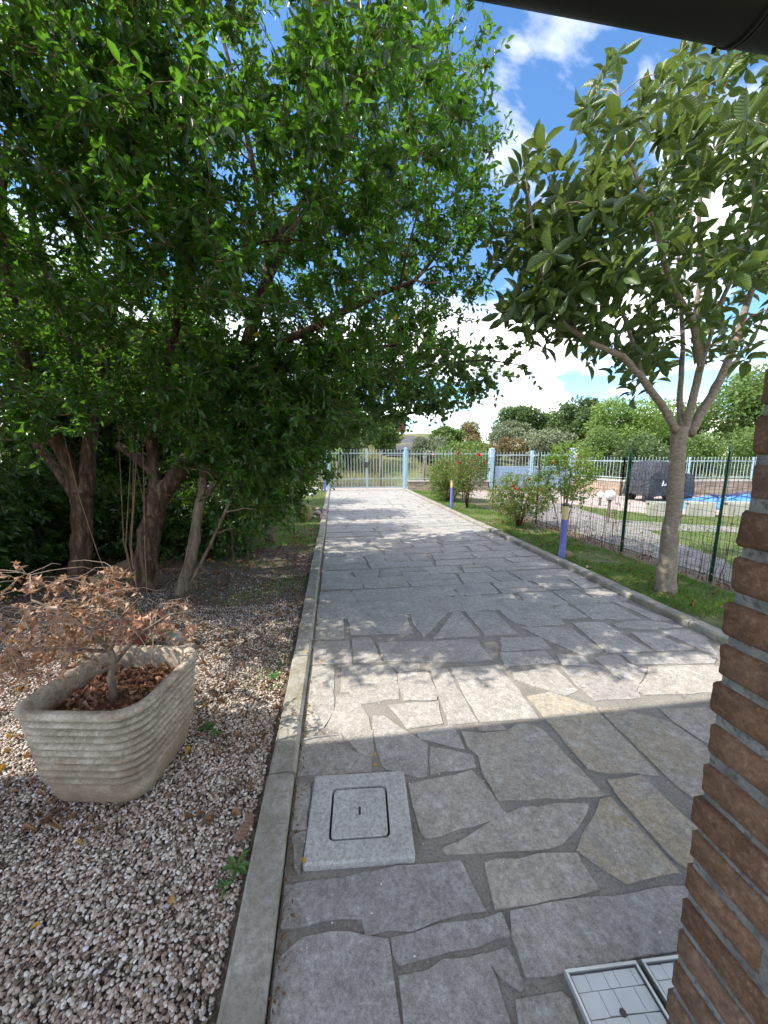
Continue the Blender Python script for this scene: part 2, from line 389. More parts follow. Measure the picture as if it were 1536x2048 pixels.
m, nt, b = M_new('brick'); k = NT(nt); p = k.pos(); r = k.n('ShaderNodeObjectInfo').outputs['Random']
c = k.ramp(r, [(0, (.125, .068, .040)), (.35, (.175, .094, .055)), (.7, (.20, .118, .072)), (1, (.16, .105, .08))])
c = k.mix(k.ramp(k.noise(18, 5, .65, p), [(.35, (0, 0, 0)), (.7, (.7, .7, .7))]), c, (.14, .085, .06))
c = k.mix(k.ramp(k.noise(110, 6, .8, p), [(.5, (0, 0, 0)), (.7, (.6, .6, .6))]), c, (.34, .235, .17))
c = k.mix(1., c, k.ramp(k.noise(45, 6, .8, p), [(.32, (.6, .58, .56)), (.62, (1.25, 1.25, 1.25))]), 'MULTIPLY')
k.link(c, b.inputs['Base Color']); b.inputs['Roughness'].default_value = .92; b.inputs['Specular IOR Level'].default_value = .2
k.bump(k.math('ADD', k.noise(130, 5, .7, p), k.math('MULTIPLY', k.noise(25, 4, .6, p), 1.5)), .6, .004, b); MAT['brick'] = m
MAT['brick_mortar'] = surf('brick_mortar', (.15, .15, .142), (.29, .285, .27), 30, .95, 160, .9, .006, (.11, .105, .10))
MAT['gutter'] = plain('gutter_brown', (.008, .007, .007), .55, 0., .4)
MAT['soffit'] = plain('soffit_wood', (.022, .015, .011), .75, 0., .3, .3, 6)
MAT['rooftile'] = plain('roof_tile', (.30, .12, .07), .85, 0., .3, .3, 6)
MAT['plaster'] = plain('wall_plaster', (.34, .25, .19), .9)
def bark(name, c1, c2, c3, rings=False):
    m, nt, b = M_new(name); k = NT(nt); tcn = k.n('ShaderNodeNewGeometry').outputs['Position']
    mpn = k.n('ShaderNodeMapping'); mpn.inputs['Scale'].default_value = (1, 1, 2.2 if rings else .22); k.link(tcn, mpn.inputs[0])
    f = k.noise(26, 7, .68, mpn.outputs[0]); c = k.ramp(f, [(.3, c1), (.5, c2), (.72, c3)])
    k.link(c, b.inputs['Base Color']); b.inputs['Roughness'].default_value = .92; b.inputs['Specular IOR Level'].default_value = .2
    k.bump(f, .35 if rings else .8, .008 if rings else .015, b); return m
MAT['bark_red'] = bark('bark_red', (.020, .012, .009), (.072, .043, .029), (.20, .145, .105))
MAT['bark_grey'] = bark('bark_grey', (.055, .04, .028), (.14, .105, .075), (.27, .22, .165))
MAT['bark_loquat'] = bark('bark_loquat', (.15, .115, .085), (.24, .195, .15), (.36, .31, .25), True)
MAT['twig'] = plain('twig', (.20, .135, .085), .8, 0, .2, .35, 20)
MAT['twig_pale'] = plain('twig_pale', (.34, .25, .16), .8, 0, .2, .3, 20)
MAT['dead_twig'] = plain('dead_twig', (.32, .25, .20), .9, 0, .2, .3, 20)
MAT['leaf_fruit'] = leafmat('leaf_fruit_tree', (.009, .034, .009), (.047, .120, .020), (.45, .30, .03), .27, .42, (.24, .55, .03))
MAT['leaf_heart'] = leafmat('leaf_heart', (.04, .085, .03), (.085, .15, .045), None, .5, .35, (.25, .45, .06))
MAT['leaf_loquat'] = leafmat('leaf_loquat', (.024, .056, .018), (.088, .145, .034), (.20, .26, .08), .36, .30, (.30, .42, .06), 62., .45, .93)
MAT['leaf_hedge'] = leafmat('leaf_hedge', (.012, .035, .010), (.045, .10, .02), None, .35, .35, (.3, .55, .04))
MAT['leaf_rose'] = leafmat('leaf_rose', (.05, .10, .02), (.13, .20, .035), (.28, .2, .06), .45, .35, (.35, .5, .05), ypos=.9)
MAT['leaf_rose_bright'] = leafmat('leaf_rose_bright', (.08, .16, .02), (.17, .28, .04), (.35, .25, .06), .45, .4, (.4, .6, .05), ypos=.95)
MAT['leaf_far_dark'] = leafmat('leaf_far_dark', (.045, .085, .028), (.095, .15, .05), None, .6, .25, (.3, .45, .08))
MAT['leaf_far_mid'] = leafmat('leaf_far_mid', (.07, .13, .03), (.15, .23, .055), None, .6, .3, (.35, .5, .08))
MAT['leaf_far_light'] = leafmat('leaf_far_light', (.10, .18, .035), (.22, .31, .07), None, .6, .35, (.4, .6, .08))
MAT['leaf_far_olive'] = leafmat('leaf_far_olive', (.12, .15, .08), (.23, .26, .15), None, .6, .25, (.35, .4, .15))
MAT['leaf_far_rust'] = leafmat('leaf_far_rust', (.13, .11, .045), (.25, .19, .08), None, .7, .25, (.4, .3, .1))
MAT['grass'] = leafmat('grass_blade', (.04, .10, .012), (.11, .22, .03), (.30, .24, .09), .5, .35, (.3, .6, .05), ypos=.9)
MAT['grass_dry'] = leafmat('grass_dry', (.15, .16, .04), (.34, .29, .11), (.4, .32, .14), .7, .3, (.4, .4, .1), ypos=.8)
MAT['dead_leaf'] = leafmat('dead_leaf', (.25, .135, .078), (.48, .295, .185), (.56, .39, .27), .7, .3, (.55, .25, .10), ypos=.85)
MAT['litter_leaf'] = leafmat('litter_leaf', (.12, .065, .035), (.30, .18, .10), (.5, .30, .04), .8, .2, (.4, .2, .05), ypos=.965)
MAT['big_dead_leaf'] = leafmat('big_dead_leaf', (.25, .15, .105), (.30, .19, .135), None, .7, .2, (.4, .2, .1), 50.)
MAT['weed'] = leafmat('weed', (.05, .13, .03), (.10, .22, .05), None, .5, .35, (.3, .6, .05))
MAT['rail'] = plain('galvanised_steel', (.40, .49, .50), .45, .25, .5, .08)
MAT['post_blue'] = plain('pale_blue_steel', (.40, .55, .64), .45, .1, .5, .08)
MAT['panel_blue'] = plain('blue_grey_sheet', (.27, .38, .50), .5, .1, .5, .08)
MAT['green_post'] = plain('green_post', (.012, .075, .04), .35, 0., .5, .2)
MAT['wire'] = plain('wire_plastic', (.035, .05, .045), .5)
MAT['vine'] = plain('dry_vine', (.12, .055, .038), .9, 0, .2, .4, 20)
MAT['purple'] = plain('purple_paint', (.145, .155, .44), .4, 0., .5, .1)
MAT['cream'] = plain('cream_diffuser', (.62, .50, .24), .4, 0., .5, .08)
MAT['dark_cap'] = plain('dark_cap', (.06, .055, .07), .5)
MAT['globe'] = plain('opal_globe', (.78, .78, .80), .15, 0., .5, .02)
MAT['cover'] = plain('black_cover_cloth', (.026, .030, .038), .5, 0., .5, .3, 3)
MAT['white_print'] = plain('white_print', (.75, .75, .76), .6, 0, .3, .02)
MAT['rubber'] = plain('rubber', (.02, .02, .02), .7)
MAT['tarp'] = plain('blue_tarp', (.06, .26, .62), .4, 0., .5, .15, 2)
MAT['hose'] = plain('dark_blue_hose', (.03, .05, .15), .5)
MAT['wallstone'] = surf('wall_stone', (.27, .20, .15), (.44, .35, .27), 3.5, .9, 20, .6, .02)
MAT['capstone'] = surf('cap_stone', (.42, .38, .33), (.55, .51, .46), 3, .85, 30, .3, .01)
MAT['block'] = surf('block_concrete', (.27, .27, .22), (.38, .38, .33), 3, .9, 30, .4, .01)
MAT['old_wood'] = surf('old_wood', (.09, .075, .065), (.20, .17, .145), 9, .95, 40, .5, .01)
MAT['rock_pink'] = surf('rock_pink', (.30, .22, .215), (.50, .42, .40), 9, .9, 40, .6, .01, (.2, .12, .11))
MAT['rock_mossy'] = surf('rock_mossy', (.13, .11, .045), (.24, .21, .10), 8, .95, 40, .7, .01, (.12, .14, .04))
MAT['rock_white'] = surf('rock_white', (.6, .58, .55), (.75, .74, .72), 9, .9, 40, .4, .01)
MAT['fruit'] = plain('fruit_skin', (.55, .28, .10), .45, 0, .4, .25, 30)
MAT['petal_red'] = plain('petal_red', (.60, .02, .025), .6, 0, .3, .2, 30)
MAT['petal_pink'] = plain('petal_pink', (.75, .38, .40), .6, 0, .3, .2, 30)
MAT['petal_orange'] = plain('petal_orange', (.80, .36, .10), .6, 0, .3, .2, 30)
MAT['metal_pale'] = plain('pale_metal_lid', (.62, .66, .66), .45, .15, .5, .07, 12)
MAT['metal_edge'] = plain('metal_edge', (.62, .66, .66), .35, .6, .5, .1)
MAT['dark_gap'] = plain('dark_joint', (.02, .018, .016), .9)
MAT['rust'] = plain('rusty_sheet', (.16, .05, .03), .8, 0, .3, .3, 6)
MAT['wood_board'] = surf('wood_board', (.20, .15, .10), (.36, .29, .21), 9, .9, 40, .4, .01)

# ------------------------------------------------------------------ the ground and its sheets
def sst(a, b, x):
    t = np.clip((x - a) / (b - a), 0, 1); return t * t * (3 - 2 * t)
def hgt(x, y):
    x = np.asarray(x, float); y = np.asarray(y, float)
    rise = 2.6 * sst(19.5, 32, y) + 1.6 * sst(30, 44, y)
    return rise * (1 - .75 * sst(9, 26, x)) + .12 * np.sin(x * .9 + 1) * np.sin(y * .7) * sst(18, 22, y)
gx = np.unique(np.concatenate([np.linspace(-400, -30, 12), np.linspace(-30, 50, 81), np.linspace(50, 400, 12)]))
gy = np.unique(np.concatenate([np.linspace(-200, -5, 8), np.linspace(-5, 16, 12), np.linspace(17, 70, 66), np.linspace(72, 600, 14)]))
GX, GY = np.meshgrid(gx, gy); GZ = hgt(GX, GY) - .03
V = np.stack([GX.ravel(), GY.ravel(), GZ.ravel()], 1); nx = len(gx); ny = len(gy)
I = (np.arange(ny - 1)[:, None] * nx + np.arange(nx - 1)[None]).ravel()
T = np.concatenate([np.stack([I, I + 1, I + nx + 1], 1), np.stack([I, I + nx + 1, I + nx], 1)])
o = link('ground', np_mesh('ground', V, T, MAT['meadow'])); o['kind'] = 'structure'; o['label'] = 'grassy ground sloping up beyond the gate'
def sheet(name, poly, z, mat, label, th=.02, parent=None):
    m = MB(); m.prism(poly, z - th, z); o = m.build(name, mat, parent)
    if parent is None: o['kind'] = 'structure'; o['label'] = label
    return o
PX0, PX1, PY0, PY1 = -.21, 3.07, -1.4, 15.95
drive = sheet('driveway', [(PX0, PY0), (PX1, PY0), (PX1, PY1), (PX0, PY1)], 0., MAT['mortar'], 'crazy paved stone driveway leading to the gate', .025)
sheet('gravel_bed', [(-9, -1.4), (-.34, -1.4), (-.34, 6.1), (-9, 6.1)], 0., MAT['gravel_soil'], 'gravel bed under the fruit trees left of the driveway', .025)
sheet('left_lawn', [(-9, 6.1), (-.34, 6.1), (-.34, 15.95), (-9, 15.95)], -.004, MAT['turf'], 'small lawn left of the driveway near the gate', .02)
sheet('right_lawn', [(3.2, .3), (4.28, .3), (4.28, 15.3), (3.2, 15.8)], .01, MAT['turf'], 'narrow grass verge between driveway and wire fence', .035)
sheet('fence_bed', [(4.284, .3), (4.66, .3), (4.66, 15.2), (4.284, 15.3)], .004, MAT['dry_litter'], 'strip of dry litter under the wire fence', .03)
sheet('neighbour_lawn', [(4.664, 0), (19, 0), (19, 11.4), (10.6, 12.3), (10.35, 14.7), (6.9, 15.1), (4.664, 15.2)], -.006, MAT['turf'], 'lawn beyond the wire fence', .02)
sheet('garden_path', [(4.68, .6), (5.0, 2.6), (5.1, 3.76), (5.62, 4.36), (5.9, 5.41), (6.3, 6.4), (8.0, 5.93), (10.5, 4.9), (11.2, 5.2), (8.51, 6.4), (6.6, 7.6), (6.9, 9.2), (7.3, 10.2), (6.4, 11.5), (5.2, 11.3), (4.72, 8), (4.7, 5)], .006, MAT['grey_paving'], 'curving grey paved path beyond the wire fence', .012)
sheet('terrace', [(6.6, 11.4), (7.4, 10.25), (7.75, 9.1), (8.2, 8.25), (10.2, 7.6), (14, 6.4), (18, 6.4), (18, 11.4), (10.6, 12.2), (10.3, 14.5), (7, 14.9), (5, 15), (5, 12)], .012, MAT['pink_paving'], 'pinkish paved terrace in front of the boundary wall', .02)
# road beyond the gate following the slope
rp_ = [(4.3, 26, .6), (4.7, 27, .8), (5.7, 29.5, .95), (6.9, 33, 1.0), (9, 37, 1.5), (14, 41, 1.6)]
sheet('gravel_track', [(-9, 16.12), (3.2, 16.05), (6.9, 15.45), (10.5, 14.95), (10.6, 16.4), (6.9, 17.2), (3.2, 17.7), (-9, 17.9)], .0, MAT['pink_paving'], 'pale gravel track crossing in front of the gate', .02)
m = MB(); V = []; f = []
for i, (x, y, w) in enumerate(rp_):
    for s in (-1, -.33, .33, 1): V.append((x + s * w, y - s * .35 * w * (i > 2), float(hgt(x + s * w, y)) + .06))
for i in range(len(rp_) - 1):
    for j in range(3): a = i * 4 + j; f.append((a, a + 1, a + 5, a + 4))
m.add(V, f); o = m.build('road', MAT['asphalt']); o['kind'] = 'structure'; o['label'] = 'narrow asphalt lane climbing away beyond the gate'

# ------------------------------------------------------------------ paving stones of the driveway
ZV = dict(A=(520, 1680, 3.2), B=(920, 1560, 3.2), C=(560, 1380, 3.49), D=(960, 1360, 3.2), E=(580, 1180, 3.49), F=(1000, 1180, 3.49), P=(0, 0, 1.))
STONES = [
 ('A', .0, .45, [(130,310),(440,265),(760,215),(1275,140),(1330,260),(1430,460),(1100,525),(675,605),(660,490),(420,520),(290,555),(150,580),(115,565)]),
 ('A', .0, .40, [(60,850),(110,790),(270,650),(440,615),(810,650),(840,900),(880,1178),(900,1500),(-10,1500),(40,1050)]),
 ('A', .0, .42, [(855,640),(1000,595),(1300,540),(1539,477),(1590,614),(1480,650),(1390,690),(1230,690),(1080,745),(910,800),(875,740)]),
 ('A', .0, .45, [(905,880),(1080,850),(1180,790),(1430,740),(1490,900),(1549,1066),(1700,1500),(990,1500),(945,1178)]),
 ('C', .1, .35, [(75,670),(210,670),(185,960),(50,975)]),
 ('C', .1, .30, [(40,1030),(185,1000),(150,1187),(140,1290),(105,1230)]),
 ('B', .1, .5, [(340,855),(620,800),(1190,715),(1560,660),(1600,1060),(1290,1110),(760,1195),(600,1250),(430,1260),(400,1130),(345,1000)]),
 ('B', .25, .5, [(170,540),(250,515),(390,520),(500,490),(740,475),(770,540),(875,700),(690,745),(560,760),(235,825),(200,680)]),
 ('B', .3, .55, [(-100,450),(-90,430),(0,400),(100,340),(270,250),(400,185),(600,165),(815,160),(800,220),(730,320),(640,410),(560,435),(160,468),(-70,480)]),
 ('B', .9, .55, [(760,455),(840,290),(900,140),(965,120),(1060,230),(1390,585),(1230,610),(1060,650),(960,590),(840,510)]),
 ('D', 1., .6, [(825,655),(1035,625),(1150,730),(1320,900),(1480,1050),(1500,1300),(1250,1152),(1100,990),(900,760)]),
 ('B', .1, .4, [(170,1140),(300,1095),(345,1180),(400,1320),(370,1345),(260,1250)]),
 ('B', .2, .3, [(370,1420),(640,1380),(690,1420),(800,1740),(450,1760),(390,1562)]),
 ('C', .15, .5, [(905,665),(1040,640),(1330,570),(1400,640),(1536,830),(1580,870),(1536,890),(1030,1030),(990,990),(940,820)]),
 ('C', .0, .55, [(650,190),(720,185),(760,215),(900,310),(1020,375),(1010,600),(960,605),(740,545),(705,510),(680,400),(655,270)]),
 ('C', .0, .6, [(965,310),(1060,280),(1200,255),(1280,410),(1170,385),(1060,350),(990,345)]),
 ('C', .1, .55, [(1060,400),(1330,460),(1355,540),(1060,585),(1050,500)]),
 ('C', .1, .45, [(120,400),(430,390),(540,450),(630,480),(625,575),(110,610)]),
 ('C', .1, .5, [(430,300),(640,290),(640,470),(560,440)]),
 ('C', .1, .4, [(150,345),(415,312),(440,372),(330,382),(140,385)]),
 ('E', .1, .6, [(130,540),(300,535),(305,640),(305,850),(235,960),(70,985),(90,760)]),
 ('E', .1, .6, [(330,740),(440,740),(540,890),(560,980),(360,995),(260,960),(320,850)]),
 ('E', .1, .6, [(365,530),(690,525),(740,600),(755,760),(480,795),(420,710),(362,712)]),
 ('E', .1, .65, [(690,810),(1030,785),(1060,935),(820,968),(760,880)]),
 ('E', .1, .6, [(755,592),(955,575),(1025,740),(1015,768),(800,772),(770,680)]),
 ('E', .1, .6, [(985,567),(1080,547),(1115,590),(1190,730),(1310,920),(1110,940),(1060,800)]),
 ('P', .1, .65, [(904,1338),(995,1331),(1008,1350),(1036,1381),(1075,1436),(1020,1439),(963,1444),(930,1390)]),
 ('E', .1, .55, [(705,528),(895,518),(905,548),(770,578)]),
 ('E', .0, .5, [(615,372),(1295,348),(1410,490),(1060,500),(665,497)]),
 ('E', .0, .5, [(435,342),(560,337),(600,430),(645,502),(445,507)]),
 ('E', .1, .5, [(152,367),(405,358),(428,507),(132,522)]),
 ('E', .2, .5, [(215,80),(362,82),(378,345),(155,350)]),
 ('E', .0, .5, [(405,192),(590,182),(800,152),(855,300),(432,315)]),
 ('E', .0, .5, [(385,88),(690,80),(790,90),(790,135),(560,170),(415,178)]),
 ('E', .0, .5, [(830,97),(930,92),(1000,140),(1095,157),(935,335),(862,240)]),
 ('E', .0, .6, [(1150,145),(1178,145),(1325,318),(1005,340)]),
 ('P', .0, .5, [(926,1219),(990,1226),(1010,1246),(1036,1268),(970,1271)]),
 ('E', .0, .5, [(215,22),(565,17),(565,68),(215,68)]),
 ('E', .0, .5, [(600,17),(980,20),(1065,130),(1010,128),(940,92),(600,74)]),
 ('E', .0, .55, [(1005,20),(1100,20),(1185,122),(1085,148)]),
 ('E', .0, .5, [(1115,17),(1190,17),(1295,122),(1212,122)]),
 ('E', .0, .5, [(1205,17),(1320,20),(1435,150),(1312,122)]),
 ('F', .0, .5, [(5,72),(240,77),(385,140),(445,238),(210,257),(95,225),(5,150)]),
 ('F', .0, .55, [(10,337),(280,332),(355,412),(10,427)]),
 ('F', .0, .5, [(10,442),(308,430),(385,508),(35,532)]),
 ('F', .0, .5, [(395,450),(575,468),(635,528),(442,528)]),
 ('F', .0, .5, [(150,262),(490,267),(715,428),(585,458),(345,358)]),
 ('F', .0, .6, [(505,232),(715,228),(1050,428),(745,437)]),
 ('F', .1, .55, [(95,582),(378,543),(535,703),(450,737),(115,630)]),
 ('F', .1, .55, [(424,543),(655,538),(940,690),(975,755),(665,775),(565,690)]),
 ('F', .1, .55, [(665,483),(815,458),(895,520),(1022,560),(955,685),(862,640)]),
 ('F', .0, .55, [(855,452),(1370,440),(1500,475),(1485,518),(935,522)]),
 ('F', .2, .65, [(1045,543),(1480,530),(1600,600),(1600,715),(1010,735),(965,700),(1040,590)]),
 ('F', .0, .6, [(915,303),(1080,303),(1340,418),(1085,426)]),
 ('F', .0, .6, [(1125,288),(1330,274),(1500,322),(1515,455),(1385,408)]),
 ('F', .0, .6, [(795,242),(950,218),(1100,223),(1290,262),(980,272),(825,260)]),
 ('D', .7, .62, [(305,115),(450,85),(735,182),(935,400),(1135,608),(930,580),(820,596),(690,563),(430,260)]),
 ('D', .75, .58, [(765,187),(920,192),(1200,272),(1400,402),(1600,560),(1600,950),(1360,755),(1185,608),(905,330)]),
 ('D', .5, .55, [(1155,192),(1440,182),(1650,300),(1650,500),(1425,388),(1245,270)]),
 ('P', .45, .5, [(926,1466),(965,1471),(1015,1465),(1032,1451),(1055,1449),(1085,1464),(1131,1514),(1206,1591),(996,1600),(966,1546),(959,1512),(937,1496)]),
 ('D', .3, .5, [(-20,283),(120,288),(165,322),(0,328)]),
 ('F', .0, .55, [(385,122),(470,108),(605,190),(435,200)]), ('F', .0, .6, [(490,92),(785,98),(990,207),(645,203)]),
 ('F', .1, .55, [(255,70),(350,57),(500,85),(372,113)]), ('F', .3, .6, [(545,42),(735,72),(760,92),(645,88)]),
 ('F', .0, .65, [(760,72),(880,92),(1200,212),(1060,208),(905,130)]),
]
def rough_poly(poly, step, amp, rg):
    poly = np.asarray(poly, float); out = []
    for i in range(len(poly)):
        a, b = poly[i], poly[(i + 1) % len(poly)]; L = np.linalg.norm(b - a); n = max(1, int(L / step)); nrm = np.array([-(b - a)[1], (b - a)[0]]) / (L + 1e-9)
        for j in range(n):
            t = j / n; out.append(a * (1 - t) + b * t + nrm * (rg.normal(0, amp) if j else rg.normal(0, amp * .4)))
    return np.array(out)
def add_stone(poly, ochre, light, step=.06, amp=.004, ztop=.006, grow_=.009):
    rg = np.random.default_rng(int(abs(poly[0][0] * 1000) + abs(poly[0][1] * 777)))
    poly = np.asarray(poly, float); c = poly.mean(0); dv = poly - c; poly = c + dv * (1 + grow_ / (np.linalg.norm(dv, axis=1, keepdims=True) + 1e-6))
    poly[:, 0] = np.clip(poly[:, 0], PX0 + .006, PX1 - .006); pl = rough_poly(poly, step, amp, rg); c = pl.mean(0); tx, ty = rg.normal(0, .003, 2); zt = ztop + rg.uniform(-.002, .002)
    m = MB(); m.prism(pl, -.01, zt, .002, lambda q: float((q - c) @ np.array([tx, ty]) + rg.normal(0, .0006)))
    o = m.build('paving_stone', MAT['stone'], drive); o.color = (ochre, min(1, max(0, light + rg.normal(0, .08))), 0, 1)
for zid, och, li, pts in STONES:
    ox, oy, sc = ZV[zid]; P = [gnd(ox + x / sc, oy + y / sc)[:2] for x, y in pts]
    P = [(min(max(x, PX0 + .012), PX1 - .012), y) for x, y in P]
    add_stone(P, och, li)
# farther slabs: rough courses with staggered, slightly skewed joints
rg = np.random.default_rng(5); y = 3.17; rowlines = []
def wob(a): return .035 * math.sin(a * 2.3 + y * 5) + .02 * math.sin(a * 5.1 + y * 3)
while y < PY1 - .1:
    dep = rg.uniform(.27, .42) * (1 + max(0, y - 6) * .035); y2 = min(y + dep, PY1 - .03)
    if PY1 - y2 < .15: y2 = PY1 - .03
    slope = rg.uniform(-.03, .03); x = PX0 + .015
    ya0, yb0 = y, y2
    while x < PX1 - .05:
        w = rg.uniform(.28, .68); x2 = x + w
        if PX1 - x2 < .22: x2 = PX1 - .015
        sk1, sk2 = (rg.uniform(-.07, .07), rg.uniform(-.07, .07)); g = .006 + rg.uniform(0, .006)
        if x <= PX0 + .02: sk1 = 0
        if x2 >= PX1 - .02: sk2 = 0
        if rg.random() < .22 and x2 - x > .35:
            ym = y + (y2 - y) * rg.uniform(.38, .62); s = rg.uniform(-.05, .05)
            polys = [[(x + g, y + g), (x2 - g, y + g), (x2 + sk2 / 2 - g, ym - g + s), (x + sk1 / 2 + g, ym - g)], [(x + sk1 / 2 + g, ym + g), (x2 + sk2 / 2 - g, ym + g + s), (x2 + sk2 - g, y2 - g), (x + sk1 + g, y2 - g)]]
        else:
            polys = [[(x + g, y + g + rg.uniform(0, .02)), (x2 - g, y + g + rg.uniform(0, .02)), (x2 + sk2 - g, y2 - g), (x + sk1 + g, y2 - g)]]
            if rg.random() < .3: q = polys[0]; polys[0] = [q[0], q[1], ((q[1][0] + q[2][0]) / 2 + rg.uniform(-.05, 0), (q[1][1] + q[2][1]) / 2), q[2], q[3]]
        for pl in polys:
            pl = [(min(max(a, PX0 + .012), PX1 - .012), b_ + (.0 if y < 3.2 else slope * (a - 1.4) * .5)) for a, b_ in pl]
            add_stone(pl, float(rg.random() < .15) * .25, .5 + .1 * rg.random(), step=.16, amp=.006, ztop=.008, grow_=-.0015)
        x = x2 + max(sk2, 0) * .0
    y = y2
# loose grit on the paving
n = 420; gp = np.column_stack([RNG.uniform(-.2, 3., n), RNG.uniform(.6, 6, n) ** 1.0, np.full(n, .012)])
Vc, Tc = np.array([(1, 0, 0), (-1, 0, 0), (0, 1, 0), (0, -1, 0), (0, 0, 1), (0, 0, -1)], float), np.array([(0, 2, 4), (2, 1, 4), (1, 3, 4), (3, 0, 4), (2, 0, 5), (1, 2, 5), (3, 1, 5), (0, 3, 5)])
sc = RNG.uniform(.0018, .005, (n, 1, 3)); Xg = (Vc[None] * sc + gp[:, None]).reshape(-1, 3)
o = link('loose_grit', np_mesh('loose_grit', Xg, (Tc[None] + (np.arange(n) * 6)[:, None, None]).reshape(-1, 3), MAT['rock_white'])); tag(o, 'pale grit scattered over the paving stones', 'grit', None, 'stuff')

# ------------------------------------------------------------------ kerbs
def kerb(name, x0, x1, y0, y1, z, lens, label, seed):
    rg = np.random.default_rng(seed); root = MB(); root.box((x0 + .01, y0, -.2), (x1 - .01, y1, z - .04)); r = root.build(name, MAT['concrete']); r['kind'] = 'structure'; r['label'] = label
    y = y0; i = 0
    while y < y1 - .05:
        L = lens[i] if i < len(lens) else rg.uniform(.9, 1.1); e = min(y + L, y1); n = 6; dx = rg.normal(0, .003); dz = rg.normal(0, .003); V = []
        w = x1 - x0; prof = [(-.0, -.12), (-.0, z - .014), (.012, z), (w - .016, z + .001), (w, z - .016), (w, -.12)]
        for j in range(n + 1):
            yy = y + .004 + (e - y - .008) * j / n
            V += [(x0 + px_ + dx + rg.normal(0, .0012), yy, pz + dz + rg.normal(0, .0012) * (pz > 0)) for px_, pz in prof]
        k_ = len(prof); f = [(j * k_ + q, (j + 1) * k_ + q, (j + 1) * k_ + q + 1, j * k_ + q + 1) for j in range(n) for q in range(k_ - 1)]
        f += [tuple(range(k_)), tuple(n * k_ + q for q in range(k_))[::-1]]
        mb = MB(); mb.add(V, f); mb.build('kerb_stone', MAT['concrete'], r); y = e; i += 1
kerb('left_kerb', -.335, -.212, -1.4, 15.95, .045, [1.48, 1.44, 1.0, 1.0], 'mossy concrete kerb along the left edge of the driveway', 3)
kerb('right_kerb', 3.072, 3.195, -1.4, 15.75, .06, [1.0, 1.0, 1.0, 1.0], 'concrete kerb along the grass verge on the right', 4)

# ------------------------------------------------------------------ gravel
def pebbles(name, pts, smin, smax, mat, label):
    n = len(pts); me = bpy.data.meshes.new(name); me.vertices.add(n); me.vertices.foreach_set('co', pts.astype(np.float32).ravel())
    a = me.attributes.new('rot', 'FLOAT_VECTOR', 'POINT'); a.data.foreach_set('vector', np.column_stack([RNG.normal(0, .35, n), RNG.normal(0, .35, n), RNG.uniform(0, 6.28, n)]).astype(np.float32).ravel())
    s = smin + (smax - smin) * RNG.beta(1.6, 2.6, n); a = me.attributes.new('scl', 'FLOAT_VECTOR', 'POINT')
    a.data.foreach_set('vector', np.column_stack([s * RNG.uniform(1., 1.5, n), s, s * RNG.uniform(.55, .85, n)]).astype(np.float32).ravel())
    o = link(name, me); g = bpy.data.node_groups.new(name, 'GeometryNodeTree')
    g.interface.new_socket('Geometry', in_out='INPUT', socket_type='NodeSocketGeometry'); g.interface.new_socket('Geometry', in_out='OUTPUT', socket_type='NodeSocketGeometry')
    N = g.nodes; gi = N.new('NodeGroupInput'); go = N.new('NodeGroupOutput'); ico = N.new('GeometryNodeMeshIcoSphere'); ico.inputs['Radius'].default_value = 1.; ico.inputs['Subdivisions'].default_value = 2
    sm = N.new('GeometryNodeSetShadeSmooth'); g.links.new(ico.outputs[0], sm.inputs[0]); mt = N.new('GeometryNodeSetMaterial'); mt.inputs['Material'].default_value = mat; g.links.new(sm.outputs[0], mt.inputs[0])
    pt = N.new('GeometryNodeMeshToPoints'); g.links.new(gi.outputs[0], pt.inputs[0]); ip = N.new('GeometryNodeInstanceOnPoints'); g.links.new(pt.outputs[0], ip.inputs['Points']); g.links.new(mt.outputs[0], ip.inputs['Instance'])
    for nm, so_ in (('rot', 'Rotation'), ('scl', 'Scale')):
        na = N.new('GeometryNodeInputNamedAttribute'); na.data_type = 'FLOAT_VECTOR'; na.inputs['Name'].default_value = nm; g.links.new(na.outputs[0], ip.inputs[so_])
    g.links.new(ip.outputs[0], go.inputs[0]); md = o.modifiers.new('pebbles', 'NODES'); md.node_group = g
    tag(o, label, 'gravel', None, 'stuff')
def scatter(n, x0, x1, y0, y1): return np.column_stack([RNG.uniform(x0, x1, n), RNG.uniform(y0, y1, n), RNG.uniform(.0, .012, n)])
pts = np.concatenate([scatter(66000, -2.3, -.36, .45, 2.1), scatter(38000, -3.6, -.36, 2.1, 3.6), scatter(13000, -4., -.36, 3.6, 6.0)])
keep = np.array([mnoise.noise((p[0] * 1.6, p[1] * 1.6, 3.3)) + (1. if p[1] < 2.3 else 1.75 - p[1] * .42) + random.uniform(-.35, .35) > .12 for p in pts])
pebbles('gravel', pts[keep], .0031, .0078, MAT['pebble'], 'pale rounded pebbles covering the bed around the planter')

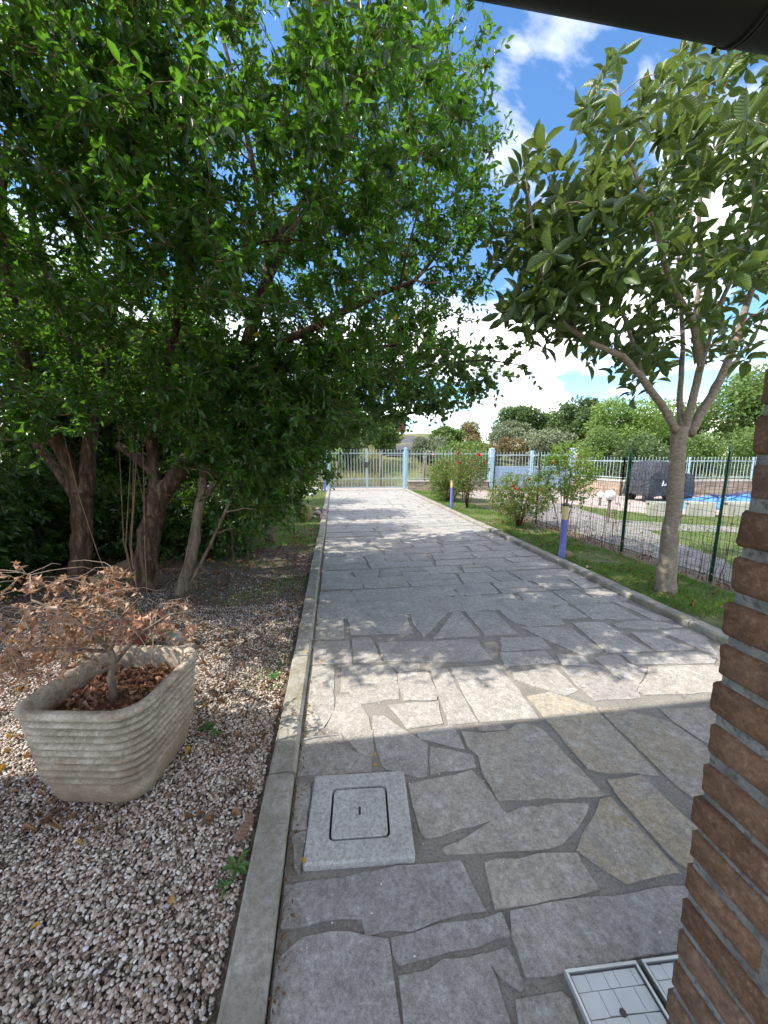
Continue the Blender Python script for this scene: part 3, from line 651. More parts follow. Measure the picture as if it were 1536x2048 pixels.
# ------------------------------------------------------------------ brick pillar
BX, BY, CH = .585, .446, .068
pil = thing('brick_pillar', (BX + .2, BY - .3, 0), 'rough brown brick pillar with grey mortar joints at the right edge', 'pillar')
m = MB(); m.box((BX + .0075, BY - .64, 0), (BX + .40, BY - .0075, 3.41)); m.build('mortar_core', MAT['brick_mortar'], pil)
def brick_mesh(sx, sy, sz, seed):
    rg = np.random.default_rng(seed); nx, ny, nz = max(2, int(sx / .06)), max(2, int(sy / .06)), 2; bm = bmesh.new(); bmesh.ops.create_cube(bm, size=1.)
    bmesh.ops.bevel(bm, geom=list(bm.edges), offset=.06, offset_type='OFFSET', segments=1, affect='EDGES')
    bmesh.ops.subdivide_edges(bm, edges=[e for e in bm.edges if e.calc_length() > .6], cuts=3, use_grid_fill=True)
    for v in bm.verts:
        q = [v.co.x, v.co.y, v.co.z]; s = [sx, sy, sz]
        for a in range(3):
            e = abs(q[a]) - .44
            if e > 0: q[a] = math.copysign((s[a] / 2 - .0055) + .0055 * e / .06, q[a])
            else: q[a] = q[a] * (s[a] - .011) / .88
        w = mnoise.noise_vector(Vector(q) * 22 + Vector((seed * 3.7, seed, 0))) * .0032 + mnoise.noise_vector(Vector(q) * 60 + Vector((seed, 0, seed * 2.))) * .0016
        v.co = (q[0] + w.x, q[1] + w.y, q[2] + w.z * .7)
    me = bpy.data.meshes.new('brick'); bm.to_mesh(me); bm.free(); me.materials.append(MAT['brick'])
    me.polygons.foreach_set('use_smooth', [True] * len(me.polygons)); return me
BT = {s: [brick_mesh(*s, 10 * i + j) for j in range(5)] for i, s in enumerate([(.115, .25, .052), (.25, .115, .052), (.115, .115, .052)])}
inv = Matrix.Translation(-Vector(pil.location))
for c in range(50):
    z = c * CH + CH / 2; rg = np.random.default_rng(c)
    if c % 2 == 0: lay = [((.115, .25, .052), 0, 0), ((.115, .25, .052), 0, .262), ((.115, .115, .052), 0, .524), ((.25, .115, .052), .127, 0)]
    else: lay = [((.25, .115, .052), 0, 0), ((.115, .25, .052), 0, .127), ((.115, .25, .052), 0, .389), ((.115, .115, .052), .262, 0)]
    for s, ox, oy in lay:
        o = bpy.data.objects.new('brick', BT[s][rg.integers(5)]); COL.objects.link(o); o.parent = pil; o.matrix_parent_inverse = inv
        o.location = (BX + ox + s[0] / 2 + rg.normal(0, .0018), BY - oy - s[1] / 2 + rg.normal(0, .0022), z + rg.normal(0, .0012)); o.rotation_euler = (0, 0, rg.normal(0, .008) + (math.pi if rg.random() < .5 else 0))
# porch roof and gutter
roof = thing('porch_roof', (0, -1, 3.26), 'dark porch roof edge with half-round brown gutter overhead', 'roof')
RX0, RX1 = -5.0, 4.0; GR = .13; gc = (1.482 - .69 * GR, 3.1 + .72 * GR); roof.rotation_euler = (0, 0, .008)
m = MB(); V = []; ns = 14
for x in (RX0, RX1):
    for rr in (GR, GR - .006):
        for j in range(ns + 1): a = math.pi * j / ns; V.append((x, gc[0] + rr * math.cos(a), gc[1] - rr * math.sin(a)))
k_ = ns + 1; f = [(j, j + 1, 2 * k_ + j + 1, 2 * k_ + j) for j in range(ns)] + [(k_ + j + 1, k_ + j, 3 * k_ + j, 3 * k_ + j + 1) for j in range(ns)]
f += [(0, 2 * k_, 3 * k_, k_), (ns, k_ + ns, 3 * k_ + ns, 2 * k_ + ns)]
m.add(V, f); gut = m.build('gutter', MAT['gutter'], roof, True)
for x in (-3., 1.58, 4.6):
    for dx, ww, rr in ((0, .012, GR + .006), (.022, .008, GR + .004)):
        m = MB(); V = []
        for xx in (x + dx, x + dx + ww):
            for r_ in (rr, rr - .01):
                for j in range(ns + 1): a = math.pi * j / ns; V.append((xx, gc[0] + r_ * math.cos(a), gc[1] - r_ * math.sin(a)))
        m.add(V, [(j, j + 1, 2 * k_ + j + 1, 2 * k_ + j) for j in range(ns)] + [(j + 1, j, k_ + j, k_ + j + 1) for j in range(ns)] + [(2 * k_ + j, 2 * k_ + j + 1, 3 * k_ + j + 1, 3 * k_ + j) for j in range(ns)])
        m.build('gutter_joint', MAT['gutter'], gut, True)
m = MB(); m.lathe([(.0, -.012), (.008, -.012), (.008, 0), (0, 0)], (1.545, gc[0] + GR * .72, gc[1] - GR * .76), 8); m.build('screw', MAT['gutter'], gut)
y = 1.32; i = 0
while y > -.75:
    m = MB(); z0 = 3.235 + (1.32 - y) * .22; m.add([(RX0, y, z0), (RX1, y, z0), (RX1, y - .142, z0 + .031), (RX0, y - .142, z0 + .031), (RX0, y, z0 + .02), (RX1, y, z0 + .02), (RX1, y - .142, z0 + .051), (RX0, y - .142, z0 + .051)], [(0, 1, 2, 3)[::-1], (4, 5, 6, 7), (0, 1, 5, 4), (1, 2, 6, 5), (2, 3, 7, 6), (3, 0, 4, 7)])
    m.build('soffit_board', MAT['soffit'], roof); y -= .15
m = MB(); m.add([(RX0, 1.35, 3.265), (RX1, 1.35, 3.265), (RX1, -.9, 3.76), (RX0, -.9, 3.76), (RX0, 1.35, 3.335), (RX1, 1.35, 3.335), (RX1, -.9, 3.83), (RX0, -.9, 3.83)], [(3, 2, 1, 0), (4, 5, 6, 7), (0, 1, 5, 4), (1, 2, 6, 5), (2, 3, 7, 6), (3, 0, 4, 7)]); m.build('tile_layer', MAT['rooftile'], roof)

# ------------------------------------------------------------------ concrete inspection cover and metal covers in the paving
man = thing('inspection_cover', (.08, 1.3, 0), 'square weathered concrete inspection cover set in the paving', 'cover')
mq = [gnd(*p)[:2] for p in ((625, 1557), (805, 1557), (837, 1728), (612, 1738))]; mq = np.array([mq[3], mq[2], mq[1], mq[0]])
c0 = mq.mean(0); hx, hy = .208, .188; A = math.radians(-4)
def R2(x, y): return (c0[0] + x * math.cos(A) - y * math.sin(A), c0[1] + x * math.sin(A) + y * math.cos(A))
def rrect(hx, hy, r, n=4):
    out = []
    for cx_, cy_, a0 in ((hx - r, hy - r, 0), (-hx + r, hy - r, 90), (-hx + r, -hy + r, 180), (hx - r, -hy + r, 270)):
        out += [(cx_ + r * math.cos(math.radians(a0 + 90 * i / n)), cy_ + r * math.sin(math.radians(a0 + 90 * i / n))) for i in range(n + 1)]
    return out
lx, ly = .114, .106
outer = rrect(hx, hy, .012); inner = rrect(lx + .007, ly + .007, .022); n = len(outer); m = MB(); V = []
for ring, z in ((outer, -.01), (outer, .024), (rrect(hx - .008, hy - .008, .012), .03), (inner, .03), (inner, -.008)): V += [(*R2(*q), z) for q in ring]
m.add(V, [(l * n + i, l * n + (i + 1) % n, (l + 1) * n + (i + 1) % n, (l + 1) * n + i) for l in range(4) for i in range(n)]); m.build('cover_frame', MAT['pale_concrete'], man)
m = MB(); m.prism([R2(*q) for q in rrect(lx + .006, ly + .006, .02)], .0105, .012); m.build('dark_joint', MAT['dark_gap'], man)
m = MB(); m.prism([R2(*q) for q in rrect(lx - .002, ly - .002, .018)], .013, .031, .003); lid = m.build('lid', MAT['pale_concrete'], man)
m = MB(); m.prism([R2(*q) for q in rrect(.0045, .017, .003)], .03, .0325); m.build('lifting_slot', MAT['dark_gap'], lid)
tl, tr = gnd(1128, 1950)[:2], gnd(1272, 1931)[:2]; ux = (tr - tl); W0 = np.linalg.norm(ux); ux /= W0; uy = np.array([ux[1], -ux[0]]) * -1
uy = np.array([.0, -1.]) if abs(ux[1]) < .3 else uy
for q, lab in enumerate(('pale metal drain cover with stone pattern inlay, at the foot of the brick pillar', 'second pale metal drain cover, mostly hidden behind the brick pillar')):
    o0 = tl + ux * (W0 + .014) * q; root = thing('drain_cover', (*o0, 0), lab, 'cover')
    def L2(a, b): return tuple(o0 + ux * a + uy * b)
    w, h_ = W0 - .004, .27; t = .007
    m = MB()
    for a0, a1, b0, b1 in ((0, w, 0, t), (0, w, h_ - t, h_), (0, t, t + .0005, h_ - t - .0005), (w - t, w, t + .0005, h_ - t - .0005)): m.prism([L2(a0, b0), L2(a1, b0), L2(a1, b1), L2(a0, b1)], -.01, .021)
    m.build('rim', MAT['metal_edge'], root)
    m = MB(); m.prism([L2(t + .002, t + .002), L2(w - t - .002, t + .002), L2(w - t - .002, h_ - t - .002), L2(t + .002, h_ - t - .002)], -.01, .0125); m.build('tray', MAT['grey_paving'], root)
    rg = np.random.default_rng(q + 2); b0 = t + .004
    while b0 < h_ - t - .02:
        b1 = min(b0 + rg.uniform(.03, .05), h_ - t - .004); a0 = t + .004
        while a0 < w - t - .02:
            a1 = min(a0 + rg.uniform(.03, .07), w - t - .004)
            if w - t - a1 < .02: a1 = w - t - .004
            s1, s2 = rg.uniform(-.008, .008, 2); m = MB(); g = .0008
            m.prism([L2(a0 + g, b0 + g), L2(a1 - g, b0 + g + max(s1, 0) * .3), L2(a1 - g, b1 - g), L2(a0 + g, b1 - g - max(s2, 0) * .3)], .01, .0155); m.build('inlay_piece', MAT['metal_pale'], root); a0 = a1
        b0 = b1
    if q == 0: m = MB(); hc = gnd(1245, 2035)[:2]; m.lathe([(0, .0), (.0085, 0), (.0085, .0025), (0, .0025)], (*hc, .0155), 14); m.build('lifting_hole', MAT['old_wood'], root)

# ------------------------------------------------------------------ planter with the dead shrub
pc = np.array([-1.015, 1.685]); PA = math.radians(-9); PH = .50
pot = thing('planter', (*pc, 0), 'ribbed rectangular stone planter with rounded corners, standing on the gravel', 'planter')
def pring(hx, hy, r, z, n=6): 
    c, s = math.cos(PA), math.sin(PA); return [(pc[0] + x * c - y * s, pc[1] + x * s + y * c, z) for x, y in rrect(hx, hy, r, n)]
rows = [(.0, .150, .148), (.028, .150, .148), (.03, .192, .190), (.038, .204, .202), (.05, .210, .208), (.135, .229, .227), (.144, .216, .214)]
z = .15; nr = 9; dz = (PH - .04 - z) / nr
for i in range(nr):
    t = i / nr; w = .230 + .026 * t; d = .228 + .028 * t
    for a, bl in ((.0, -.022), (.10, -.010), (.26, .006), (.52, .012), (.78, .006), (.92, -.010), (.985, -.022)): rows.append((z + dz * (i + a), w + bl + .026 / nr * a, d + bl + .028 / nr * a))
rows += [(PH - .036, .252, .252), (PH - .03, .268, .268), (PH - .015, .274, .274), (PH - .002, .266, .266), (PH, .254, .254), (PH - .002, .236, .236), (PH - .03, .226, .226), (PH - .14, .212, .214)]
m = MB(); V = []
for zz_, w, d in rows: V += pring(w, d, min(.115, w * .44), zz_)
n = len(V) // len(rows); m.add(V, [(l * n + i, l * n + (i + 1) % n, (l + 1) * n + (i + 1) % n, (l + 1) * n + i) for l in range(len(rows) - 1) for i in range(n)] + [tuple(range(n))[::-1]])
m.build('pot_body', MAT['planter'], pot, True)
so_ = MB(); R = pring(.220, .221, .09, PH - .10); cen = (*pc, PH - .07); so_.add(R + [cen], [(i, (i + 1) % len(R), len(R)) for i in range(len(R))]); so_.build('potting_soil', MAT['pot_soil'], pot, True)
# dead shrub
db = gnd(228, 1402, PH - .085); db[2] = PH - .09
dead = thing('dead_shrub', db, 'dead shrub with curled rusty brown leaves growing in the stone planter', 'shrub')
tp = [db, db + [.0, .01, .05], db + [-.012, .015, .11], db + [.004, .03, .17], db + [-.02, .05, .22]]
L1 = [tp[-1], tp[-1] + [-.10, .05, .07], tp[-1] + [-.24, .08, .17], tp[-1] + [-.36, .10, .22]]
L2_ = [tp[-2], tp[-2] + [.10, .02, .12], tp[-2] + [.22, .06, .19], tp[-2] + [.34, .06, .20]]
L3 = [tp[-1], tp[-1] + [-.02, .14, .10], tp[-1] + [.02, .28, .16]]
L4 = [tp[-1], tp[-1] + [-.15, -.02, .03], tp[-1] + [-.34, -.03, .05], tp[-1] + [-.5, -.04, .03]]
limbs = [(tp, [.02, .016, .014, .013, .011]), (L1, [.010, .008, .006, .004]), (L2_, [.009, .007, .005, .003]), (L3, [.008, .006, .004]), (L4, [.008, .006, .004, .003])]
m = MB()
for i, (p, r) in enumerate(limbs): m.tube(p, r, 8, True, .08, i)
m.build('trunk', MAT['bark_grey'], dead, True)
OUTD = [(-160, 1120), (40, 1110), (120, 1115), (230, 1130), (290, 1170), (330, 1195), (395, 1235), (430, 1300), (340, 1305), (280, 1275), (160, 1290), (120, 1340), (0, 1400), (-160, 1400)]
dc = aty(150, 1215, 1.87); tg = in_ell(96, dc, (.62, .4, .25), OUTD)
paths, r0, r1 = grow(limbs, tg, .1)
nd = len(tg) * 3; d = unit(RNG.normal(0, 1, (nd, 3)) * [1, 1, .6] + np.array([.0, 0, -.25])); P3 = np.repeat(tg, 3, 0)
Q, ax, U, L, W, st = sprigs(P3, d, RNG.uniform(.05, .13, nd), 6, .9, .3, (.016, .031), .5)
V1, T1 = tubes_np(paths, r0 * .5, r1 * .45, 4); V2, T2 = tubes_np(st, np.full(len(st), .0018), np.full(len(st), .0009), 3)
bt = unit(RNG.normal(0, 1, (140, 3)) * [1, 1, .5] + [0, 0, .15]); bs = tg[RNG.integers(0, len(tg), 140)]; tt = np.linspace(0, 1, 5)[None, :, None]; bl = RNG.uniform(.1, .28, (140, 1, 1))
bp = bs[:, None] + bt[:, None] * bl * tt + np.array([0, 0, -.35]) * bl * tt ** 2 + RNG.normal(0, .004, (140, 5, 3)); V3, T3 = tubes_np(bp, np.full(140, .0022), np.full(140, .001), 3)
link('branches', np_mesh('branches', np.concatenate([V1, V2, V3]), np.concatenate([T1, T2 + len(V1), T3 + len(V1) + len(V2)]), MAT['dead_twig']), dead)['kind'] = 'stuff'
U = unit(RNG.normal(size=U.shape)); foliage('dead_foliage', Q, unit(ax + [0, 0, -.5]), U, L, W, LEAF_CURL, MAT['dead_leaf'], dead)
n = 260; c_, s_ = math.cos(PA), math.sin(PA); q = RNG.uniform(-.19, .19, (n, 2)); P = np.column_stack([pc[0] + q[:, 0] * c_ - q[:, 1] * s_, pc[1] + q[:, 0] * s_ + q[:, 1] * c_, np.full(n, PH - .085) + RNG.uniform(0, .02, n)])
o = foliage('fallen_leaves', P, RNG.normal(0, 1, (n, 3)) * [1, 1, .3], unit(RNG.normal(0, .5, (n, 3)) + [0, 0, 1]), RNG.uniform(.015, .035, n), RNG.uniform(.008, .018, n), LEAF_CURL, MAT['dead_leaf']); tag(o, 'dry curled leaves fallen on the soil in the planter', 'leaves')

# ------------------------------------------------------------------ trees on the left
def px_limb(pts): return [aty(x, y, Y) for x, y, Y in pts]
def tree(name, base, label, limbs, targets, bark_m, leaf_m, tm, per=4, nleaf=11, slen=(.2, .38), lsize=(.042, .082), asp=.48, up=.25, n_single=0, twig=None, droop=.15, seed=0, ang=.9, sides=10, group=None, extra=None):
    root = thing(name, base, label, 'tree', group); m = MB()
    for i, (p, r) in enumerate(limbs):
        # refine the path so that limbs bend softly
        p = np.array(p); q = [p[0]]; rr = [r[0]]; rg = np.random.default_rng(seed + i)
        for a in range(len(p) - 1):
            for t in (.25, .5, .75, 1.):
                p0 = p[max(a - 1, 0)]; p3 = p[min(a + 2, len(p) - 1)]; p1, p2 = p[a], p[a + 1]
                c = .5 * ((2 * p1) + (p2 - p0) * t + (2 * p0 - 5 * p1 + 4 * p2 - p3) * t * t + (3 * p1 - p0 - 3 * p2 + p3) * t ** 3)
                q.append(c + rg.normal(0, .06, 3) * r[a] * (t < 1)); rr.append((r[a] * (1 - t) + r[a + 1] * t) * (1 + rg.normal(0, .03)))
        m.tube(q, rr, sides, True, .035, seed + i)
    m.build('trunk', bark_m, root, True)
    paths, r0, r1 = grow(limbs, targets)
    M_ = len(targets); P = np.repeat(targets, per, 0); c = np.array(base) + [0, 0, 1.5]
    outw = unit(P - c); d = unit(RNG.normal(0, .75, (M_ * per, 3)) + outw * .45 + np.array([0, 0, up]))
    sl_ = RNG.uniform(*slen, M_ * per); P = P - d * (sl_ * .3)[:, None]
    Q, ax, U, L, W, st = sprigs(P, d, sl_, nleaf, ang, droop, lsize, asp)
    V1, T1 = tubes_np(paths, r0, r1, 5); V2, T2 = tubes_np(st, np.full(len(st), .0022), np.full(len(st), .001), 3)
    Vs, Ts = [V1, V2], [T1, T2 + len(V1)]
    if extra is not None: V3, T3 = extra; Vs.append(V3); Ts.append(T3 + len(V1) + len(V2))
    link('branches', np_mesh('branches', np.concatenate(Vs), np.concatenate(Ts), twig or MAT['twig']), root)['kind'] = 'stuff'
    tint = np.clip(np.repeat(RNG.random(M_), per * nleaf) * .45 + RNG.random(len(Q)) * .55, 0, 1)
    mask = np.ones(len(Q), bool)
    if n_single:
        x, y, z = proj(Q); ok = np.where((x > 5) & (x < 1530) & (y > 5) & (y < 1200) & (z > .3))[0]; idx = ok[np.argsort(z[ok] / L[ok])[:n_single]]
        single_leaves('leaf', idx, Q, ax, U, L, W, tm, leaf_m, root); mask[idx] = False
    foliage('foliage', Q[mask], ax[mask], U[mask], L[mask], W[mask], tm, leaf_m, root, tint[mask])
    return root
OUTL = [(-500, -700), (1010, -700), (1005, 40), (985, 110), (950, 190), (970, 250), (1010, 310), (1035, 350), (1000, 420), (985, 480), (970, 560), (955, 650), (930, 700), (890, 750), (850, 800), (760, 815), (690, 850), (650, 890), (655, 955), (600, 985), (570, 1040), (530, 1115), (440, 1090), (410, 1000), (330, 930), (200, 880), (-500, 860)]
# middle fruit tree (the one whose limbs lean over the driveway)
Bb = gnd(287, 1182)
limB = [(px_limb([(287, 1190, 4.23), (290, 1146, 4.23), (297, 1078, 4.22), (309, 1023, 4.2), (323, 978, 4.2)]), [.155, .125, .115, .11, .115]),
        (px_limb([(318, 990, 4.2), (306, 945, 4.22), (273, 915, 4.3), (236, 890, 4.4)]), [.07, .06, .05, .038]),
        (px_limb([(312, 985, 4.2), (309, 930, 4.2), (303, 872, 4.15), (320, 777, 4.1), (342, 695, 4.0), (380, 560, 3.9), (400, 470, 3.8), (395, 330, 3.8), (350, 180, 3.9)]), [.07, .055, .048, .042, .038, .033, .026, .02, .012]),
        (px_limb([(325, 985, 4.2), (345, 960, 4.15), (383, 910, 4.1), (412, 870, 4.05), (452, 790, 4.0), (488, 705, 3.95), (520, 600, 3.9), (538, 545, 3.9), (530, 430, 3.85), (505, 330, 3.8), (480, 200, 3.8), (440, 60, 3.9)]), [.10, .085, .078, .072, .066, .062, .055, .048, .036, .028, .02, .012]),
        (px_limb([(486, 710, 3.95), (530, 690, 3.9), (600, 668, 3.8), (690, 622, 3.7), (765, 585, 3.6), (830, 560, 3.5), (900, 470, 3.5)]), [.05, .045, .04, .034, .028, .02, .012]),
        (px_limb([(530, 570, 3.9), (570, 490, 4.0), (610, 430, 4.1), (675, 405, 4.2)]), [.045, .04, .034, .026]),
        (px_limb([(450, 795, 4.0), (520, 745, 4.2), (600, 735, 4.4), (700, 700, 4.5), (800, 690, 4.5)]), [.045, .04, .032, .024, .014]),
        (px_limb([(535, 500, 3.9), (620, 380, 4.2), (690, 250, 4.5), (730, 100, 4.6), (745, -60, 4.7)]), [.035, .028, .02, .014, .008]),
        (px_limb([(690, 622, 3.7), (760, 480, 3.8), (830, 330, 4.0), (880, 180, 4.1), (900, 40, 4.2)]), [.03, .022, .016, .011, .006])]
tgB = np.concatenate([in_ell(780, (-.25, 4.1, 3.6), (2.0, 1.95, 2.3), OUTL), in_ell(240, (-.45, 4.3, 1.75), (1.0, 1.1, 1.1), OUTL), in_ell(120, (1.0, 4.2, 4.5), (.95, .9, 1.7), OUTL), in_ell(60, (-1.2, 3.7, 1.75), (.9, .6, .7), OUTL), in_ell(235, (-.75, 2.48, 3.5), (1.6, .6, 1.2), OUTL)])
limB += [(px_limb([(555, 470, 3.3), (545, 385, 3.2), (560, 260, 3.1), (575, 120, 3.1)]), [.010, .009, .007, .004]),
         (px_limb([(672, 410, 3.4), (680, 300, 3.2), (705, 150, 3.1), (725, 20, 3.1)]), [.012, .010, .008, .005]),
         (px_limb([(800, 570, 3.4), (815, 500, 3.3), (850, 370, 3.2), (880, 230, 3.2), (905, 90, 3.2)]), [.012, .010, .008, .006, .004]),
         (px_limb([(345, 690, 3.6), (360, 450, 3.2), (338, 330, 3.1), (330, 200, 3.1), (325, 100, 3.1)]), [.012, .009, .008, .007, .004]),
         (px_limb([(400, 560, 3.4), (430, 510, 3.0), (560, 480, 2.9), (680, 490, 2.9)]), [.010, .008, .006, .004])]
sk = np.array([[(Bb[0] + a, Bb[1] + b_, 0), (Bb[0] + a * 1.5, Bb[1] + b_ * 1.3, .5), (Bb[0] + a * 1.7 + c_, Bb[1] + b_ * 1.5, 1.1), (Bb[0] + a * 1.8 + c_ * 2, Bb[1] + b_ * 1.6, 1.8)] for a, b_, c_ in RNG.normal(0, .14, (9, 3))])
tree('fruit_tree', Bb, 'reddish-barked fruit tree with limbs leaning out over the driveway', limB, tgB, MAT['bark_red'], MAT['leaf_fruit'], LEAF_SMALL, 4, 12, n_single=250, seed=20, group='fruit trees left of the driveway', extra=tubes_np(sk, RNG.uniform(.005, .010, 9), np.full(9, .003), 5))
# left fruit tree
Ab = gnd(163, 1168)
limA = [(px_limb([(160, 1175, 4.55), (161, 1132, 4.55), (164, 1075, 4.55), (164, 1023, 4.55), (162, 985, 4.55)]), [.14, .115, .105, .10, .10]),
        (px_limb([(158, 1000, 4.55), (131, 913, 4.5), (90, 853, 4.4), (63, 793, 4.3), (46, 708, 4.2), (30, 640, 4.1), (10, 500, 4.0), (5, 380, 3.9), (30, 200, 3.9)]), [.075, .07, .062, .058, .054, .05, .04, .03, .018]),
        (px_limb([(155, 995, 4.55), (115, 941, 4.7), (76, 894, 4.8), (36, 845, 4.9), (-10, 800, 5.0)]), [.06, .052, .048, .044, .036]),
        (px_limb([(168, 990, 4.55), (176, 913, 4.6), (186, 831, 4.65), (200, 777, 4.7), (208, 708, 4.7), (190, 600, 4.7), (160, 480, 4.6), (155, 330, 4.5), (215, 200, 4.4), (265, 60, 4.3)]), [.085, .072, .066, .062, .055, .046, .038, .03, .022, .012]),
        (px_limb([(196, 790, 4.68), (153, 695, 4.5), (120, 640, 4.4), (95, 560, 4.3), (70, 450, 4.3), (60, 320, 4.2)]), [.05, .045, .04, .034, .026, .016]),
        (px_limb([(205, 710, 4.7), (235, 560, 4.6), (225, 430, 4.5), (210, 250, 4.3), (275, 120, 4.2)]), [.04, .036, .03, .022, .012])]
OUTA = [(-700, -700), (760, -700), (700, 300), (560, 520), (420, 640), (330, 760), (200, 840), (-700, 860)]
OUTLOW = [(-200, 560), (420, 560), (420, 880), (330, 900), (200, 900), (100, 880), (-200, 950)]
tgA = np.concatenate([in_ell(640, (-2.6, 4.15, 3.6), (1.9, 2.0, 2.5), OUTA), in_ell(150, (-2.2, 2.7, 3.5), (1.4, .65, 1.3), OUTA), in_ell(75, (-2.6, 3.7, 2.0), (1.9, .7, .75), OUTLOW)])
tree('fruit_tree', Ab, 'leftmost fruit tree, its trunk forking low behind the dead shrub', limA, tgA, MAT['bark_red'], MAT['leaf_fruit'], LEAF_SMALL, 4, 11, n_single=150, seed=60, group='fruit trees left of the driveway')
# thin pale-barked tree to the right of it
Cb = gnd(362, 1192)
limC = [(px_limb([(360, 1195, 4.02), (372, 1150, 4.02), (385, 1100, 4.05), (395, 1040, 4.1), (405, 980, 4.15), (412, 900, 4.3), (440, 800, 4.5), (480, 650, 4.7)]), [.075, .065, .06, .055, .048, .04, .03, .02]),
        (px_limb([(400, 1010, 4.12), (440, 950, 4.2), (500, 880, 4.3), (560, 800, 4.4)]), [.035, .03, .024, .014]),
        (px_limb([(372, 1185, 3.98), (420, 1090, 4.0), (470, 980, 4.1), (520, 880, 4.2), (570, 760, 4.3)]), [.018, .016, .014, .011, .007])]
tree('fruit_tree', Cb, 'slender fruit tree with a pale sunlit trunk, rightmost of the three', limC, in_ell(170, (-.95, 4.6, 1.7), (.9, .9, 1.2), OUTL), MAT['bark_grey'], MAT['leaf_fruit'], LEAF_SMALL, 4, 11, seed=90, group='fruit trees left of the driveway')
# fruits
for i, (x, y, Y, s) in enumerate([(634, 10, 2.9, .034), (704, 6, 3.1, .026), (790, 265, 3.4, .024), (795, 760, 4.2, .024)]):
    p = aty(x, y, Y); m = MB(); m.lathe([(.0, -1.), (.45, -.92), (.82, -.58), (1., -.1), (.93, .35), (.62, .75), (.25, .95), (.2, 1.18), (.3, 1.35), (.0, 1.3)], (0, 0, 0), 14)
    lab = ['large yellow-orange fruit hanging at the top of the picture', 'smaller brownish fruit hanging beside the large one at the top', 'small fruit among the upper leaves over the driveway', 'small reddish fruit low on the branch over the driveway'][i]
    o = m.build('fruit', MAT['fruit'], None, True); o.scale = (s, s, s); o.location = p; o.rotation_euler = (math.pi + .2, .2, 0); tag(o, lab, 'fruit', 'fruits on the fruit tree')
# heart-leaved tree farther along
Jb = np.array([-1.15, 6.4, 0]); OUTJ = [(560, 830), (620, 700), (760, 640), (930, 650), (1048, 680), (1078, 735), (1000, 765), (940, 800), (850, 828), (800, 838), (720, 865), (640, 900)]
limJ = [([Jb, Jb + [.03, -.02, .5], Jb + [.15, -.05, 1.0], aty(612, 925, 6.2)], [.09, .075, .065, .06]),
        (px_limb([(612, 927, 6.2), (642, 903, 6.1), (672, 882, 6.), (740, 845, 5.8), (800, 830, 5.6), (850, 822, 5.4)]), [.055, .05, .045, .036, .026, .014]),
        (px_limb([(640, 905, 6.1), (670, 830, 5.9), (740, 760, 5.6), (850, 735, 5.2), (960, 720, 4.8), (1065, 735, 4.6)]), [.04, .036, .03, .022, .013, .005]),
        (px_limb([(740, 762, 5.6), (850, 715, 5.2), (950, 695, 4.9), (1040, 690, 4.6)]), [.02, .016, .01, .004])]
tgJ = np.concatenate([in_ell(330, (.5, 5.5, 2.45), (2.2, 1.1, .85), OUTJ), np.array([aty(x, y, 4.7) for x, y in ((930, 700), (975, 715), (1010, 725), (1050, 735), (960, 693), (1005, 692), (1035, 690))])])
tree('judas_tree', Jb, 'heart-leaved tree whose flat sprays reach out over the driveway', limJ, tgJ, MAT['bark_grey'], MAT['leaf_heart'], LEAF_HEART, 3, 9, (.22, .38), (.05, .075), .95, .1, 0, None, .3, 130)

# ------------------------------------------------------------------ loquat on the right
Lb = gnd(1328, 1187)
limQ = [(px_limb([(1328, 1192, 3.36), (1332, 1160, 3.36), (1340, 1080, 3.36), (1350, 980, 3.36), (1356, 900, 3.36), (1362, 852, 3.36)]), [.118, .098, .09, .086, .085, .098]),
        (px_limb([(1352, 862, 3.36), (1330, 820, 3.32), (1290, 765, 3.25), (1245, 712, 3.2), (1190, 690, 3.15), (1130, 650, 3.1), (1085, 560, 3.1), (1060, 420, 3.1), (1045, 290, 3.1)]), [.05, .044, .04, .035, .028, .022, .016, .012, .006]),
        (px_limb([(1368, 862, 3.36), (1385, 800, 3.3), (1402, 730, 3.25), (1385, 640, 3.2), (1340, 565, 3.15), (1315, 470, 3.1), (1280, 370, 3.1), (1245, 290, 3.1), (1235, 170, 3.1)]), [.052, .045, .042, .036, .03, .025, .02, .013, .007]),
        (px_limb([(1390, 650, 3.2), (1400, 560, 3.25), (1398, 440, 3.3), (1404, 330, 3.3), (1398, 220, 3.3), (1382, 120, 3.3)]), [.028, .024, .021, .018, .014, .008]),
        (px_limb([(1378, 870, 3.36), (1405, 820, 3.4), (1440, 760, 3.42), (1470, 690, 3.45), (1500, 590, 3.5), (1540, 480, 3.5), (1570, 330, 3.5)]), [.06, .055, .05, .045, .036, .026, .014]),
        (px_limb([(1448, 745, 3.42), (1475, 720, 3.55), (1505, 680, 3.7), (1545, 600, 3.8)]), [.03, .026, .022, .014]),
        (px_limb([(1398, 745, 3.25), (1440, 610, 3.1), (1480, 520, 3.0), (1505, 430, 2.95), (1508, 330, 2.9), (1530, 240, 2.9)]), [.026, .023, .02, .016, .012, .007]),
        (px_limb([(1362, 860, 3.36), (1360, 780, 3.5), (1366, 700, 3.6), (1360, 560, 3.8), (1350, 400, 3.9), (1340, 250, 4.0)]), [.04, .034, .028, .022, .016, .008]),
        (px_limb([(1290, 765, 3.25), (1250, 640, 3.5), (1200, 520, 3.6), (1170, 400, 3.6)]), [.022, .02, .015, .008])]
limQ = [(p, [q * .78 for q in r]) for p, r in limQ]; limQ[0] = (limQ[0][0], [.118, .098, .080, .070, .068, .076])
loq = thing('loquat_tree', Lb, 'loquat tree with large ribbed leaves and a bare trunk by the wire fence', 'tree')
m = MB()
